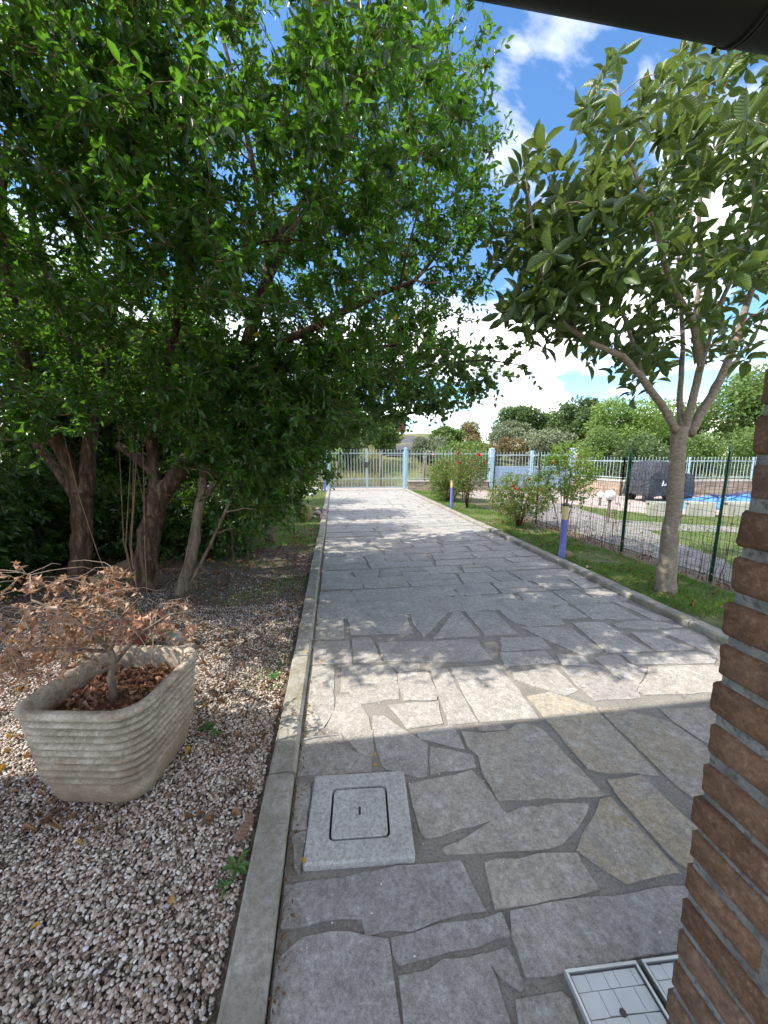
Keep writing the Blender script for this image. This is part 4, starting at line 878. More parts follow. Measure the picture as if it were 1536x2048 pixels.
for i, (p, r) in enumerate(limQ):
    p = np.array(p); q = [p[0]]; rr = [r[0]]; rg = np.random.default_rng(200 + i)
    for a in range(len(p) - 1):
        for t in (.25, .5, .75, 1.): q.append(p[a] * (1 - t) + p[a + 1] * t + rg.normal(0, .08, 3) * r[a] * (t < 1)); rr.append((r[a] * (1 - t) + r[a + 1] * t) * (1 + rg.normal(0, .03)))
    m.tube(q, rr, 12, True, .025, 200 + i)
m.build('trunk', MAT['bark_loquat'], loq, True)
OUTQ = [(985, 600), (985, 450), (1000, 330), (1025, 190), (1060, 200), (1090, 270), (1140, 340), (1195, 335), (1185, 270), (1145, 205), (1160, 150), (1190, 75), (1250, 60), (1900, 20), (1900, 600), (1530, 620), (1490, 730), (1440, 735), (1420, 690), (1330, 690), (1300, 790), (1245, 770), (1200, 715), (1100, 675), (1020, 625)]
tgQ = np.concatenate([in_ell(360, (3.3, 3.5, 3.75), (1.8, 1.25, 1.65), OUTQ), in_ell(105, (2.0, 3.2, 3.35), (.6, .6, .9), OUTQ)])
paths, r0, r1 = grow(limQ, tgQ, .15)
tipd = unit(unit(paths[:, -1] - paths[:, -2]) + np.array([0, 0, 1.0])); NL = 11; M_ = len(tgQ)
a = unit(np.cross(tipd, RNG.normal(size=(M_, 3)))); b_ = np.cross(tipd, a); kk = np.arange(NL)
w = kk[None] * 2.4 + RNG.uniform(0, 6, (M_, 1)); g_ = np.linspace(.22, 1.7, NL)[None] + RNG.normal(0, .18, (M_, NL))
perp = a[:, None] * np.cos(w)[..., None] + b_[:, None] * np.sin(w)[..., None]
ax = (tipd[:, None] * np.cos(g_)[..., None] + perp * np.sin(g_)[..., None]).reshape(-1, 3)
P = (tgQ[:, None] - tipd[:, None] * (np.linspace(0, .16, NL)[None, :, None])).reshape(-1, 3)
U = unit(np.repeat(tipd, NL, 0) + RNG.normal(0, .25, (M_ * NL, 3))); L = (np.linspace(.095, .20, NL)[None] * RNG.uniform(.75, 1.15, (M_, NL))).ravel(); W = L * RNG.uniform(.34, .46, len(L))
tint = np.where(np.tile(kk, M_) < 2, np.where(RNG.random(M_ * NL) < .6, .97, .85), RNG.random(M_ * NL) * .85)
x, y, z = proj(P); ok = np.where((x > 0) & (x < 1536) & (y > 60) & (y < 900))[0]; idx = ok[np.argsort(z[ok] / L[ok])[:290]]; mask = np.ones(len(P), bool); mask[idx] = False
V1, T1 = tubes_np(paths, r0 * .9, r1 * 1.2, 5); link('branches', np_mesh('branches', V1, T1, MAT['twig_pale']), loq)['kind'] = 'stuff'
single_leaves('leaf', idx, P, ax, U, L, W, LEAF_LONG, MAT['leaf_loquat'], loq)
foliage('foliage', P[mask], ax[mask], U[mask], L[mask], W[mask], LEAF_LONG, MAT['leaf_loquat'], loq, tint[mask])

# ------------------------------------------------------------------ hedges at the back left
def hedge(x0, x1, y0, y1, h, n, label, seed):
    root = thing('hedge', ((x0 + x1) / 2, (y0 + y1) / 2, 0), label, 'hedge', 'hedges at the back left')
    bx_ = RNG.uniform(x0, x1, n // 12); by_ = RNG.uniform(y0, y1, n // 12); bz_ = RNG.uniform(.0, 1, n // 12) * h * (1 + .12 * np.sin(bx_ * 2.1 + by_ * 1.7))
    p = np.column_stack([bx_, by_, bz_]); d = unit(RNG.normal(0, 1, p.shape) + [0, 0, .5]); Q, ax, U, L, W, st = sprigs(p, d, RNG.uniform(.2, .4, len(p)), 12, .9, .15, (.055, .085), .42)
    foliage('foliage', Q, ax, U, L * 1.25, W * 1.5, LEAF_FAR, MAT['leaf_hedge'], root)
    ns_ = int((x1 - x0 + y1 - y0) * 4); s0 = np.column_stack([RNG.uniform(x0, x1, ns_), RNG.uniform(y0, y1, ns_), np.zeros(ns_)]); t = np.linspace(0, 1, 4)[None, :, None]
    pa = s0[:, None] + np.array([0, 0, h * .95]) * t + RNG.normal(0, .08, (ns_, 4, 3)) * t
    V1, T1 = tubes_np(pa, RNG.uniform(.012, .028, ns_), np.full(ns_, .006), 5); V2, T2 = tubes_np(st, np.full(len(st), .0025), np.full(len(st), .001), 3)
    link('stems', np_mesh('stems', np.concatenate([V1, V2]), np.concatenate([T1, T2 + len(V1)]), MAT['bark_grey']), root)
hedge(-6.4, -4.7, 2.9, 10.5, 4.7, 105000, 'tall dark hedge behind the leftmost fruit tree', 1)
hedge(-4.7, -2.0, 6.3, 7.6, 3.9, 62000, 'dark hedge between the fruit trees and the far lawn', 2)
hedge(-3.9, -1.3, 5.4, 6.1, 1.0, 14000, 'low dark undergrowth right behind the fruit tree trunks', 4)
hedge(-4.7, -3.6, 3.7, 5.6, 1.3, 14000, 'low leafy undergrowth left of the leftmost trunk', 5)
hedge(-2.4, -1.5, 8.3, 10.3, 2.0, 12000, 'low hedge end beside the far left lawn', 3)

# ------------------------------------------------------------------ gate, fences, walls
def post(name, x, y, w, h, mat, label, group=None, cap=True):
    r = thing(name, (x, y, 0), label, 'post', group); m = MB(); m.box((x - w / 2, y - w / 2, -.03), (x + w / 2, y + w / 2, h)); m.build('shaft', mat, r)
    m = MB(); q = w / 2 + .008; m.add([(x - q, y - q, h), (x + q, y - q, h), (x + q, y + q, h), (x - q, y + q, h), (x - q, y - q, h + .02), (x + q, y - q, h + .02), (x + q, y + q, h + .02), (x - q, y + q, h + .02), (x, y, h + .06)], [(3, 2, 1, 0), (0, 1, 5, 4), (1, 2, 6, 5), (2, 3, 7, 6), (3, 0, 4, 7), (4, 5, 8), (5, 6, 8), (6, 7, 8), (7, 4, 8)]); m.build('cap', mat, r)
    return r
def bars(root, a, b, z0, z1, step, r=.011, rails=(), mat=None, name='bar', tip=.03, skip_ends=True):
    a, b = np.array(a, float), np.array(b, float); L = np.linalg.norm(b - a); u = (b - a) / L; n = int(round(L / step)); mat = mat or MAT['rail']; inv = Matrix.Translation(-Vector(root.location))
    mb = MB(); mb.lathe([(r, z0), (r, z1), (r * .3, z1 + tip)], (0, 0, 0), 6); me = mb.mesh(name, mat, False)
    for i in range(1 if skip_ends else 0, n + (0 if skip_ends else 1)):
        o = bpy.data.objects.new(name, me); COL.objects.link(o); o.parent = root; o.matrix_parent_inverse = inv; p = a + u * L * i / n; o.location = (p[0], p[1], 0)
    nn = np.array([-u[1], u[0]])
    for zr, hh, ww in rails:
        m = MB(); q = [a - nn * ww / 2, b - nn * ww / 2, b + nn * ww / 2, a + nn * ww / 2]; m.prism(q, zr - hh / 2, zr + hh / 2); m.build('rail', mat, root)
GY0 = 15.98
post('gate_post', -.28, GY0, .12, 1.8, MAT['post_blue'], 'pale blue steel gate post at the end of the left kerb')
post('gate_post', 3.14, GY0 - .1, .12, 1.82, MAT['post_blue'], 'pale blue steel gate post at the end of the right kerb')
for s, (xa, xb), lab in ((0, (-.19, 1.40), 'left leaf of the closed steel bar gate'), (1, (1.46, 3.06), 'right leaf of the closed steel bar gate')):
    r = thing('gate_leaf', ((xa + xb) / 2, GY0, .05), lab, 'gate', 'leaves of the double gate'); y_ = GY0
    bars(r, (xa, y_), (xb, y_), .08, 1.77, .137, .010, [(1.62, .04, .03), (.50, .03, .025), (.12, .06, .03)]); bars(r, (xa + .068, y_), (xb - .068, y_), .1, .56, .137, .007, [], skip_ends=False, tip=.02)
    for x in (xa, xb): m = MB(); m.box((x - .02, y_ - .02, .05), (x + .02, y_ + .02, 1.83 if x in (1.40, 1.46) else 1.7)); m.build('stile', MAT['post_blue'], r)
    if s == 0: m = MB(); m.box((1.28, y_ - .075, 1.0), (1.46, y_ - .022, 1.24)); m.box((1.30, y_ - .10, 1.08), (1.36, y_ - .076, 1.17)); m.build('lock_box', MAT['dark_cap'], r)
def fence_on_wall(pts, wh, z1, lab_f, lab_w, step=.14):
    for i in range(len(pts) - 1):
        a, b = np.array(pts[i]), np.array(pts[i + 1]); mid = (a + b) / 2; u = unit(b - a); nn = np.array([-u[1], u[0]])
        if wh:
            w = thing('low_wall', (*mid, 0), lab_w[i], 'wall'); hw = .09; L = np.linalg.norm(b - a)
            rg = np.random.default_rng(i + int(L * 10)); z = -.05; c = 0; m = MB(); m.prism([a - nn * .07, b - nn * .07, b + nn * .07, a + nn * .07], -.05, wh - .065); m.build('core', MAT['edging'], w)
            while z < wh - .1:
                hh = min(.13, wh - .065 - z); s_ = -rg.uniform(0, .2) 
                while s_ < L:
                    e = s_ + rg.uniform(.25, .42); s0_, e0 = max(s_, 0) + .004, min(e, L) - .004
                    if e0 - s0_ > .04:
                        pr = .085 + rg.uniform(0, .014); m = MB(); m.prism([a + u * s0_ - nn * pr, a + u * e0 - nn * pr, a + u * e0 + nn * pr, a + u * s0_ + nn * pr], z + .004, z + hh - .004); m.build('stone', MAT['wallstone'], w)
                    s_ = e
                z += hh
            m = MB(); m.prism([a - nn * .12, b - nn * .12, b + nn * .12, a + nn * .12], wh - .06, wh, .006); m.build('cap_slab', MAT['capstone'], w)
        r = thing('bar_fence', (*mid, wh), lab_f[i], 'fence'); bars(r, a, b, wh + .02, z1, step, .010, [(z1 - .13, .04, .03), (wh + .09, .03, .03)])
        L = np.linalg.norm(b - a)
        for t in np.linspace(0, 1, max(2, int(L / 2.1) + 1)): p = a + (b - a) * t; m = MB(); m.box((p[0] - .022, p[1] - .022, wh), (p[0] + .022, p[1] + .022, z1 + .02)); m.build('upright', MAT['post_blue'], r)
fence_on_wall([(3.24, 15.86), (6.76, 15.26)], .42, 1.72, ['pale steel bar fence behind the pink and red roses'], ['low stone wall under the fence right of the gate'])
fence_on_wall([(-.40, 16.0), (-5.2, 16.3)], 0., 1.7, ['pale steel bar fence left of the gate'], [''])
fence_on_wall([(10.42, 14.6), (10.85, 12.35), (18.6, 11.75)], .60, 1.44, ['short pale steel fence turning the corner beside the blue gate', 'long pale steel bar fence on the terrace wall behind the covered vehicle'], ['short stone wall turning the corner beside the blue gate', 'long stone wall at the back of the terrace'])
post('gate_post', 6.87, 15.24, .17, 1.80, MAT['post_blue'], 'thick pale blue post left of the panelled gate')
post('gate_post', 10.40, 14.76, .17, 1.80, MAT['post_blue'], 'thick pale blue post right of the panelled gate')
a, b = np.array([6.99, 15.22]), np.array([10.28, 14.78]); r = thing('panelled_gate', (*((a + b) / 2), 0), 'wide gate with blue-grey lower panel and bars above', 'gate')
bars(r, a, b, 1.06, 1.66, .14, .010, [(1.54, .04, .03), (1.04, .04, .03), (.12, .05, .03)]); nn = np.array([.14, .99])
for i in range(2):
    p0, p1 = a + (b - a) * (i * .5 + .012), a + (b - a) * (i * .5 + .488); m = MB(); m.prism([p0 - nn * .01, p1 - nn * .01, p1 + nn * .01, p0 + nn * .01], .15, 1.02); m.build('sheet_panel', MAT['panel_blue'], r)
for t in (0., .49, .51, 1.): p = a + (b - a) * t; m = MB(); m.box((p[0] - .03, p[1] - .035, .04), (p[0] + .03, p[1] + .035, 1.74)); m.build('stile', MAT['post_blue'], r)
# old posts beyond the gate
for i, (x, y, h) in enumerate(((.12, 17.3, 1.25), (2.2, 17.2, 1.75), (4.4, 17.4, 1.7), (-1.6, 17.6, 1.4))):
    m = MB(); m.tube([(x, y, -.1), (x + .01, y, h * .5), (x + .02, y, h)], [.055, .05, .045], 8, True, .06, i)
    tag(m.build('wooden_post', MAT['old_wood'], None, True), ['short grey wooden post seen through the left gate leaf', 'tall grey wooden post seen through the right gate leaf', 'grey wooden post seen behind the fence right of the gate', 'grey wooden post beyond the fence left of the gate'][i], 'post', 'old wooden posts beyond the gate')
# green wire fence beside the verge
FX = 4.42; ys = [1.2, 3.56, 4.92, 7.35, 9.6, 12.0, 14.4]
wf = thing('wire_fence', (FX, 8, 0), 'green wire mesh fence with slim green posts along the verge', 'fence')
for i, y in enumerate(ys):
    m = MB(); lean = [.0, .03, -.01, .0, .02, -.02, 0][i]; m.add([(FX - .02, y - .004, -.05), (FX + .02, y - .004, -.05), (FX + .02, y + .004, -.05), (FX - .02, y + .004, -.05), (FX - .02 + lean, y - .004, 1.62), (FX + .02 + lean, y - .004, 1.62), (FX + .02 + lean, y + .004, 1.62), (FX - .02 + lean, y + .004, 1.62)], [(3, 2, 1, 0), (4, 5, 6, 7), (0, 1, 5, 4), (1, 2, 6, 5), (2, 3, 7, 6), (3, 0, 4, 7)])
    m.box((FX - .004, y - .03, -.05), (FX + .004, y - .0045, 1.55)); m.build('fence_post', MAT['green_post'], wf)
for i in range(len(ys) - 1):
    y0, y1 = ys[i], ys[i + 1]; n = int((y1 - y0) / .05); yy = np.linspace(y0 + .02, y1 - .02, n); X = FX - .027
    pv = np.stack([np.column_stack([np.full(n, X) + RNG.normal(0, .004, n), yy + RNG.normal(0, .003, n), np.full(n, z)]) for z in (.03, .5, 1., 1.47)], 1)
    zz_ = np.arange(.05, 1.48, .1); nh = len(zz_); ph = np.stack([np.column_stack([np.full(nh, X + .002 + .008 * math.sin(3 * t)), np.full(nh, y0 + (y1 - y0) * t), zz_ + .012 * math.sin(math.pi * t)]) for t in (0, .33, .66, 1)], 1)
    V1, T1 = tubes_np(pv, np.full(n, .0021), np.full(n, .0021), 4); V2, T2 = tubes_np(ph, np.full(nh, .0019), np.full(nh, .0019), 4)
    o = link('wire_mesh', np_mesh('wire_mesh', np.concatenate([V1, V2]), np.concatenate([T1, T2 + len(V1)]), MAT['wire'], smooth=False), wf); o['kind'] = 'stuff'
n = 90; yb = RNG.uniform(1.6, 8, n); t = np.linspace(0, 1, 6)[None, :, None]; hh = RNG.uniform(.35, 1.05, (n, 1, 1)); vp = np.column_stack([np.full(n, FX - .02), yb, np.full(n, .01)])[:, None] + np.array([0, 0, 1.]) * hh * t + RNG.normal(0, .018, (n, 6, 3)) * [.4, 1, .2]
V1, T1 = tubes_np(vp, RNG.uniform(.002, .0045, n), np.full(n, .0012), 4); bush = thing('dry_creeper', (FX, 4, 0), 'leafless brown creeper stems climbing the wire fence', 'creeper'); link('stems', np_mesh('stems', V1, T1, MAT['vine']), bush)
nq = 500; q = vp.reshape(-1, 3)[RNG.integers(0, n * 6, nq)]; foliage('dry_leaves', q, RNG.normal(size=(nq, 3)), unit(RNG.normal(size=(nq, 3))), RNG.uniform(.015, .035, nq), RNG.uniform(.008, .02, nq), LEAF_CURL, MAT['dead_leaf'], bush)

# ------------------------------------------------------------------ bollard lamps, globe lamps
def bollard(x, y, h, label, lean=0.):
    r = thing('bollard_lamp', (x, y, 0), label, 'lamp', 'purple bollard lamps along the driveway'); R = .045
    m = MB(); m.lathe([(R, -.02), (R, h * .72)], (x, y, 0), 20); m.build('post', MAT['purple'], r, False)
    m = MB(); m.lathe([(R * .97, h * .7205), (R * .97, h * .955)], (x, y, 0), 20); m.build('diffuser', MAT['cream'], r)
    m = MB(); m.lathe([(R * 1.06, h * .956), (R * 1.06, h * .985), (R * .8, h), (0, h)], (x, y, 0), 20); m.build('cap', MAT['dark_cap'], r)
for a, h, l in (((1113, 1119), .83, 'purple bollard lamp with cream top, nearest on the right verge'), ((903, 1017), .86, 'purple bollard lamp beside the pink and red roses'), ((655, 979), .80, 'purple bollard lamp standing against the left gate post')):
    p = gnd(*a); bollard(max(p[0], 3.28) if p[0] > 0 else -.42, p[1] if p[0] > 0 else 15.6, h, l)
for i, (a, lab, R) in enumerate((((1215, 1046), 'white globe lamp on a short post beyond the wire fence', .115), ((1199, 1012), 'smaller-looking white globe lamp farther back on the terrace', .10))):
    p = gnd(*a); r = thing('globe_lamp', p, lab, 'lamp', 'globe lamps on the terrace side'); hp = .50 if i == 0 else .22
    m = MB(); m.lathe([(.03, 0), (.03, hp), (.05, hp), (.05, hp + .03)], p, 12); m.build('post', MAT['old_wood'], r)
    m = MB(); m.lathe([(R * math.sin(math.pi * t / 12) + .001, -R * math.cos(math.pi * t / 12)) for t in range(13)], (p[0], p[1], hp + .02 + R), 18); m.build('globe', MAT['globe'], r, True)

# ------------------------------------------------------------------ covered vehicle, blocks, tarp on the terrace
cv = thing('covered_vehicle', (10.8, 10.7, 0), 'small vehicle under a dark grey cloth cover with white lettering', 'vehicle'); uxv = unit(np.array([1., -.02])); uyv = np.array([.02, 1.])
def CV(a, b, z): q = np.array([10.80, 10.75]) + uxv * a * .86 + uyv * b; return (q[0], q[1], z * .96)
prof = [(-.99, .24, .50, 0), (-.97, .55, .50, 0), (-.90, .98, .48, 0), (-.80, 1.22, .46, 0), (-.66, 1.36, .44, 0), (-.25, 1.40, .44, 0), (.10, 1.36, .44, 0), (.36, 1.26, .44, 0), (.52, 1.08, .45, 0), (.60, 1.0, .46, 0), (.98, .96, .46, 0), (1.03, .60, .45, 0), (1.04, .24, .43, 0)]
m = MB(); V = []; ns = 12; rg = np.random.default_rng(9)
for a, zt, hw, _ in prof:
    for j in range(ns + 1):
        s = -1 + 2 * j / ns; e = abs(s) ** 3.2; z = zt * (1 - e) + .2 * e if abs(s) > .55 else zt; z = max(.2, zt - (zt - .2) * max(0, (abs(s) - .66) / .34) ** 1.0)
        V.append(CV(a + rg.normal(0, .012), math.copysign(min(1., abs(s) / .72) * hw * (1 + .22 * max(0, (abs(s) - .7))), s) + rg.normal(0, .01), z + rg.normal(0, .012) + (.03 * math.sin(a * 19) if z < .3 else 0)))
k_ = ns + 1; m.add(V, [(i * k_ + j, i * k_ + j + 1, (i + 1) * k_ + j + 1, (i + 1) * k_ + j) for i in range(len(prof) - 1) for j in range(ns)]); cov = m.build('cover_cloth', MAT['cover'], cv, True)
for q, zf in ((-.82, .80), (-.5, .77), (-.1, .78)):
    m = MB(); m.tube([CV(q, -.50, zf + .06), CV(q + .2, -.53, zf), CV(q + .45, -.53, zf - .01), CV(q + .62, -.5, zf + .05)], [.008, .02, .02, .008], 6); m.build('cloth_fold', MAT['cover'], cov, True)
for sx_ in (-.78, .85):
    for sy_ in (-.36, .36): m = MB(); c_ = CV(sx_, sy_, .16); m.tube([(c_[0], c_[1] - .06, c_[2]), (c_[0], c_[1] + .06, c_[2])], .17, 16); m.build('wheel', MAT['rubber'], cv)
m = MB()
for st_ in ([(-.02, .52), (.02, .60), (.05, .66), (.02, .67), (.0, .56), (.04, .53), (.08, .55)], [(.08, .53), (.09, .58)], [(.12, .53), (.15, .57), (.12, .585)], [(.17, .50), (.18, .585), (.22, .57), (.18, .54)], [(.24, .535), (.27, .535), (.27, .58), (.24, .58), (.24, .535)], [(.30, .53), (.31, .63)]):
    m.tube([CV(a * 1.05 - .52, -.62, z * 1.15 - .02) for a, z in st_], .011, 5)
m.build('lettering', MAT['white_print'], cov)
k = NT(MAT['cover'].node_tree); k.bump(k.noise(3.5, 5, .6, k.pos(), 1.2), 1., .12, MAT['cover'].node_tree.nodes['Principled BSDF'])
for i, (a0, a1) in enumerate(((1288, 1350), (1368, 1428), (1443, 1508))):
    p0, p1 = gnd(a0, 1031), gnd(a1, 1031); d = unit(np.array([.86, -.5])); c_ = (p0[:2] + p1[:2]) / 2; nn = np.array([.5, .86]); w = .27; m = MB()
    m.prism([c_ - d * w - nn * .14, c_ + d * w - nn * .14, c_ + d * w + nn * .14, c_ - d * w + nn * .14], .0, .33, .012); m.prism([c_ - d * .31 - nn * .12, c_ + d * .31 - nn * .12, c_ + d * .31 + nn * .12, c_ - d * .31 + nn * .12], .32, .35)
    tag(m.build('concrete_block', MAT['block']), ['concrete block at the edge of the terrace, left of the loquat trunk', 'concrete block just right of the loquat trunk', 'concrete block nearest the brick pillar, in front of the blue tarp'][i], 'block', 'concrete blocks edging the terrace')
tq = [(9.6, 8.9), (13.2, 8.2), (15.5, 9.4), (14.6, 10.6), (11.6, 10.2), (10.4, 9.6)]; pool = thing('blue_tarp', (12.4, 9.3, 0), 'bright blue tarpaulin spread on the terrace behind the blocks', 'tarp')
m = MB(); pl = rough_poly(tq, .3, .05, np.random.default_rng(3)); n = len(pl); c_ = pl.mean(0); V = []
for f_, z in ((1., .02), (.94, .12), (.8, .20), (.55, .17), (.25, .24)): V += [(*(c_ + (q - c_) * f_), z + .05 * math.sin(i * 1.7 + f_ * 9)) for i, q in enumerate(pl)]
V.append((*c_, .2)); m.add(V, [(l * n + i, l * n + (i + 1) % n, (l + 1) * n + (i + 1) % n, (l + 1) * n + i) for l in range(4) for i in range(n)] + [(4 * n + i, 4 * n + (i + 1) % n, 5 * n) for i in range(n)]); m.build('cloth', MAT['tarp'], pool, True)
hz = thing('hose_tangle', (12, 9.3, 0), 'tangle of dark hoses and rods lying on the blue tarp', 'hoses'); rg = np.random.default_rng(8)
for i in range(11):
    a = rg.uniform(0, 6.28); c_ = np.array([rg.uniform(10.6, 13.6), rg.uniform(8.9, 9.7)]); d = np.array([math.cos(a) * 1., math.sin(a) * .4]); m = MB()
    m.tube([(*(c_ + d * (t - .5) * 1.8 + rg.normal(0, .1, 2)), .26 + .14 * math.sin(3.1 * t + i)) for t in np.linspace(0, 1, 7)], .016, 6); m.build('hose', MAT['hose'], hz, True)

# ------------------------------------------------------------------ rose bushes
def flower_mesh(mat, r, seed):
    rg = np.random.default_rng(seed); P, D, U, L, W = [], [], [], [], []
    for ring, (n, g_, l) in enumerate(((4, .35, .75), (6, .75, .95), (8, 1.2, 1.05))):
        for i in range(n): w = 2 * math.pi * i / n + ring; P.append((0, 0, 0)); D.append((math.sin(g_) * math.cos(w), math.sin(g_) * math.sin(w), math.cos(g_))); U.append((-math.cos(w) * math.cos(g_), -math.sin(w) * math.cos(g_), math.sin(g_))); L.append(r * l); W.append(r * l * .95)
    X, T, uv = leaf_verts(np.array(P, float), np.array(D), np.array(U), np.array(L), np.array(W), leaf_template([(.35, .42), (.8, .5)], -.2, .3)); return np_mesh('flower', X, T, mat, uv)
def rose(base, h, w, n, ncane, label, flowers, leaf_m, bare=.3, ls=(.03, .05)):
    base = np.array([base[0], base[1], 0.]); r = thing('rose_bush', base, label, 'shrub', 'rose bushes on the verge')
    cn = []
    for i in range(ncane):
        a = RNG.uniform(0, 6.28); o_ = np.array([math.cos(a), math.sin(a), 0]) * w * RNG.uniform(.3, .9); hh = h * RNG.uniform(.65, .98)
        cn.append((np.array([base + o_ * .1, base + o_ * .3 + [0, 0, hh * .35], base + o_ * .65 + [0, 0, hh * .7], base + o_ + [0, 0, hh]]), [.009, .008, .006, .004]))
    m = MB()
    for i, (p, q) in enumerate(cn): m.tube(p, q, 5, True, .05, i)
    m.build('canes', MAT['vine'] if leaf_m != 'leaf_rose_bright' else MAT['twig'], r, True)
    tg = in_ell(n, base + [0, 0, h * (bare + 1) / 2], (w, w, h * (1 - bare) / 2)); paths, r0, r1 = grow(cn, tg, .1)
    P3 = np.repeat(tg, 2, 0); d = unit(RNG.normal(0, .7, P3.shape) + [0, 0, .6]); Q, ax, U, L, W, st = sprigs(P3, d, RNG.uniform(.1, .2, len(P3)), 9, .95, .1, ls, .6)
    V1, T1 = tubes_np(paths, np.minimum(r0, .005), np.minimum(r1, .003), 4); link('branches', np_mesh('branches', V1, T1, MAT['twig']), r)['kind'] = 'stuff'; foliage('foliage', Q, ax, U, L, W, LEAF_SMALL, MAT[leaf_m], r)
    for (fx, fy, col, s) in flowers:
        p = aty(fx, fy, base[1] - w * .92); o = link('flower', flower_mesh(MAT[col], s, int(fx)), r); o.location = p; o.rotation_euler = (RNG.uniform(.2, .8), RNG.uniform(-.5, .5), RNG.uniform(0, 6)); 
        m = MB(); m.tube([p + [0, .0, -.01], p + [.01, .06, -.15], p + [.01, .15, -.35]], [.0025, .003, .004], 4); m.build('flower_stem', MAT['twig'], r)
p = gnd(868, 1000); rose((3.72, 11.6), 1.45, .72, 520, 14, 'dense green rose bush with pale pink flowers nearest the gate', [(858, 906, 'petal_pink', .05), (866, 911, 'petal_pink', .045), (876, 907, 'petal_pink', .055), (900, 906, 'petal_pink', .05), (870, 916, 'petal_pink', .05), (922, 905, 'petal_pink', .035)], 'leaf_rose', .0, (.035, .058))
rose((3.80, 9.9), 1.78, .58, 330, 14, 'tall thin rose bush with bright red flowers beside the bollard lamp', [(958, 911, 'petal_red', .06), (950, 923, 'petal_red', .05), (915, 909, 'petal_red', .045), (919, 927, 'petal_red', .055), (970, 926, 'petal_red', .045), (957, 938, 'petal_red', .04)], 'leaf_rose', .2)
rose((3.90, 7.15), 1.12, .68, 380, 18, 'low dark-stemmed rose bush with a few red flowers', [(1026, 974, 'petal_red', .035), (1031, 979, 'petal_red', .035), (992, 975, 'petal_red', .03), (1082, 980, 'petal_red', .03), (1058, 960, 'petal_red', .03)], 'leaf_rose', .12)
rose((3.86, 5.55), 1.72, .50, 150, 9, 'airy bright green rose bush with orange buds behind the nearest bollard lamp', [(1106, 926, 'petal_orange', .03), (1075, 939, 'petal_orange', .03), (1163, 915, 'petal_orange', .03)], 'leaf_rose_bright', .38, (.035, .055))

# ------------------------------------------------------------------ grass, weeds, litter
def grass(name, pts, h, w, mat, label, parent=None, lean=.45):
    n = len(pts); D = unit(RNG.normal(0, lean, (n, 3)) * [1, 1, 0] + [0, 0, 1]); U = unit(RNG.normal(0, 1, (n, 3)) * [1, 1, .1]); L = h * RNG.uniform(.5, 1.3, n)
    o = foliage(name, pts, D, U, L, np.full(n, w) * RNG.uniform(.7, 1.3, n), BLADE, mat); tag(o, label, 'grass', None, 'stuff'); return o
def patchy(n, x0, x1, y0, y1, z, thr, fr=1.3, yp=1.):
    q = np.column_stack([RNG.uniform(x0, x1, n), y0 + (y1 - y0) * RNG.random(n) ** yp, np.full(n, z)])
    return q[np.array([mnoise.noise((a * fr, b_ * fr, 1.7)) + random.uniform(-.3, .3) > thr for a, b_, _ in q])]
vg = patchy(52000, 3.2, 4.3, 1.5, 15.2, .008, -.06, 1.7, 1.5)
grass('verge_grass', vg, .055, .006, MAT['grass'], 'grass of the narrow verge between kerb and wire fence', None, .6)
grass('lawn_grass', patchy(16000, -3.2, -.36, 6.2, 15.9, -.004, -.25, 1.1, 1.3), .06, .008, MAT['grass'], 'grass of the small lawn left of the driveway')
grass('garden_grass', np.concatenate([patchy(9000, 4.7, 8., 3., 7.6, -.006, -.9), patchy(9000, 6.6, 12, 6, 9.5, -.006, -.9)]), .035, .010, MAT['grass'], 'mown grass beyond the wire fence')
grass('bed_weeds', patchy(9000, -1.6, -.36, 2.2, 6.2, .005, .2, 1.6), .03, .007, MAT['grass'], 'thin weeds and moss growing through the gravel')
q = np.column_stack([RNG.uniform(-5, 9, 14000), 17.7 + 13 * RNG.random(14000) ** 1.6, np.zeros(14000)]); q = q[(np.abs(q[:, 0] - np.interp(q[:, 1], [a[1] for a in rp_], [a[0] for a in rp_])) > 1.1) & (q[:, 1] > 17.9)]; q[:, 2] = hgt(q[:, 0], q[:, 1]) - .03
grass('meadow_grass', q, .42, .022, MAT['grass_dry'], 'long dry grass on the bank beyond the gate')
n = 2600; P = np.column_stack([RNG.uniform(-4, -.36, n), RNG.uniform(1.3, 7.5, n), RNG.uniform(.012, .03, n)])
o = foliage('leaf_litter', P, RNG.normal(0, 1, (n, 3)) * [1, 1, .25], unit(RNG.normal(0, .35, (n, 3)) + [0, 0, 1]), RNG.uniform(.02, .055, n), RNG.uniform(.01, .024, n), LEAF_CURL, MAT['litter_leaf']); tag(o, 'small dry leaves scattered over the gravel and earth', 'leaves')
n = 380; P = np.column_stack([RNG.uniform(3.25, 4.6, n), RNG.uniform(1.6, 8, n), np.full(n, .03)])
o = foliage('leaf_litter', P, RNG.normal(0, 1, (n, 3)) * [1, 1, .25], unit(RNG.normal(0, .35, (n, 3)) + [0, 0, 1]), RNG.uniform(.02, .06, n), RNG.uniform(.01, .03, n), LEAF_CURL, MAT['litter_leaf']); tag(o, 'dry leaves and chips scattered on the verge under the loquat', 'leaves')
n = 900; P = np.column_stack([1.5 + 1.55 * RNG.random(n) ** .6, 1.6 + 4 * RNG.random(n) ** 1.3, np.full(n, .011)])
o = foliage('joint_litter', P, RNG.normal(0, 1, (n, 3)) * [1, 1, .15], unit(RNG.normal(0, .3, (n, 3)) + [0, 0, 1]), RNG.uniform(.006, .02, n), RNG.uniform(.003, .008, n), LEAF_FAR, MAT['litter_leaf']); tag(o, 'brown crumbs of dry leaves on the right side of the paving', 'leaves')
n = 700; P = np.column_stack([-.205 + np.abs(RNG.normal(0, .018, n)), .6 + 9 * RNG.random(n) ** 1.4, np.full(n, .008)])
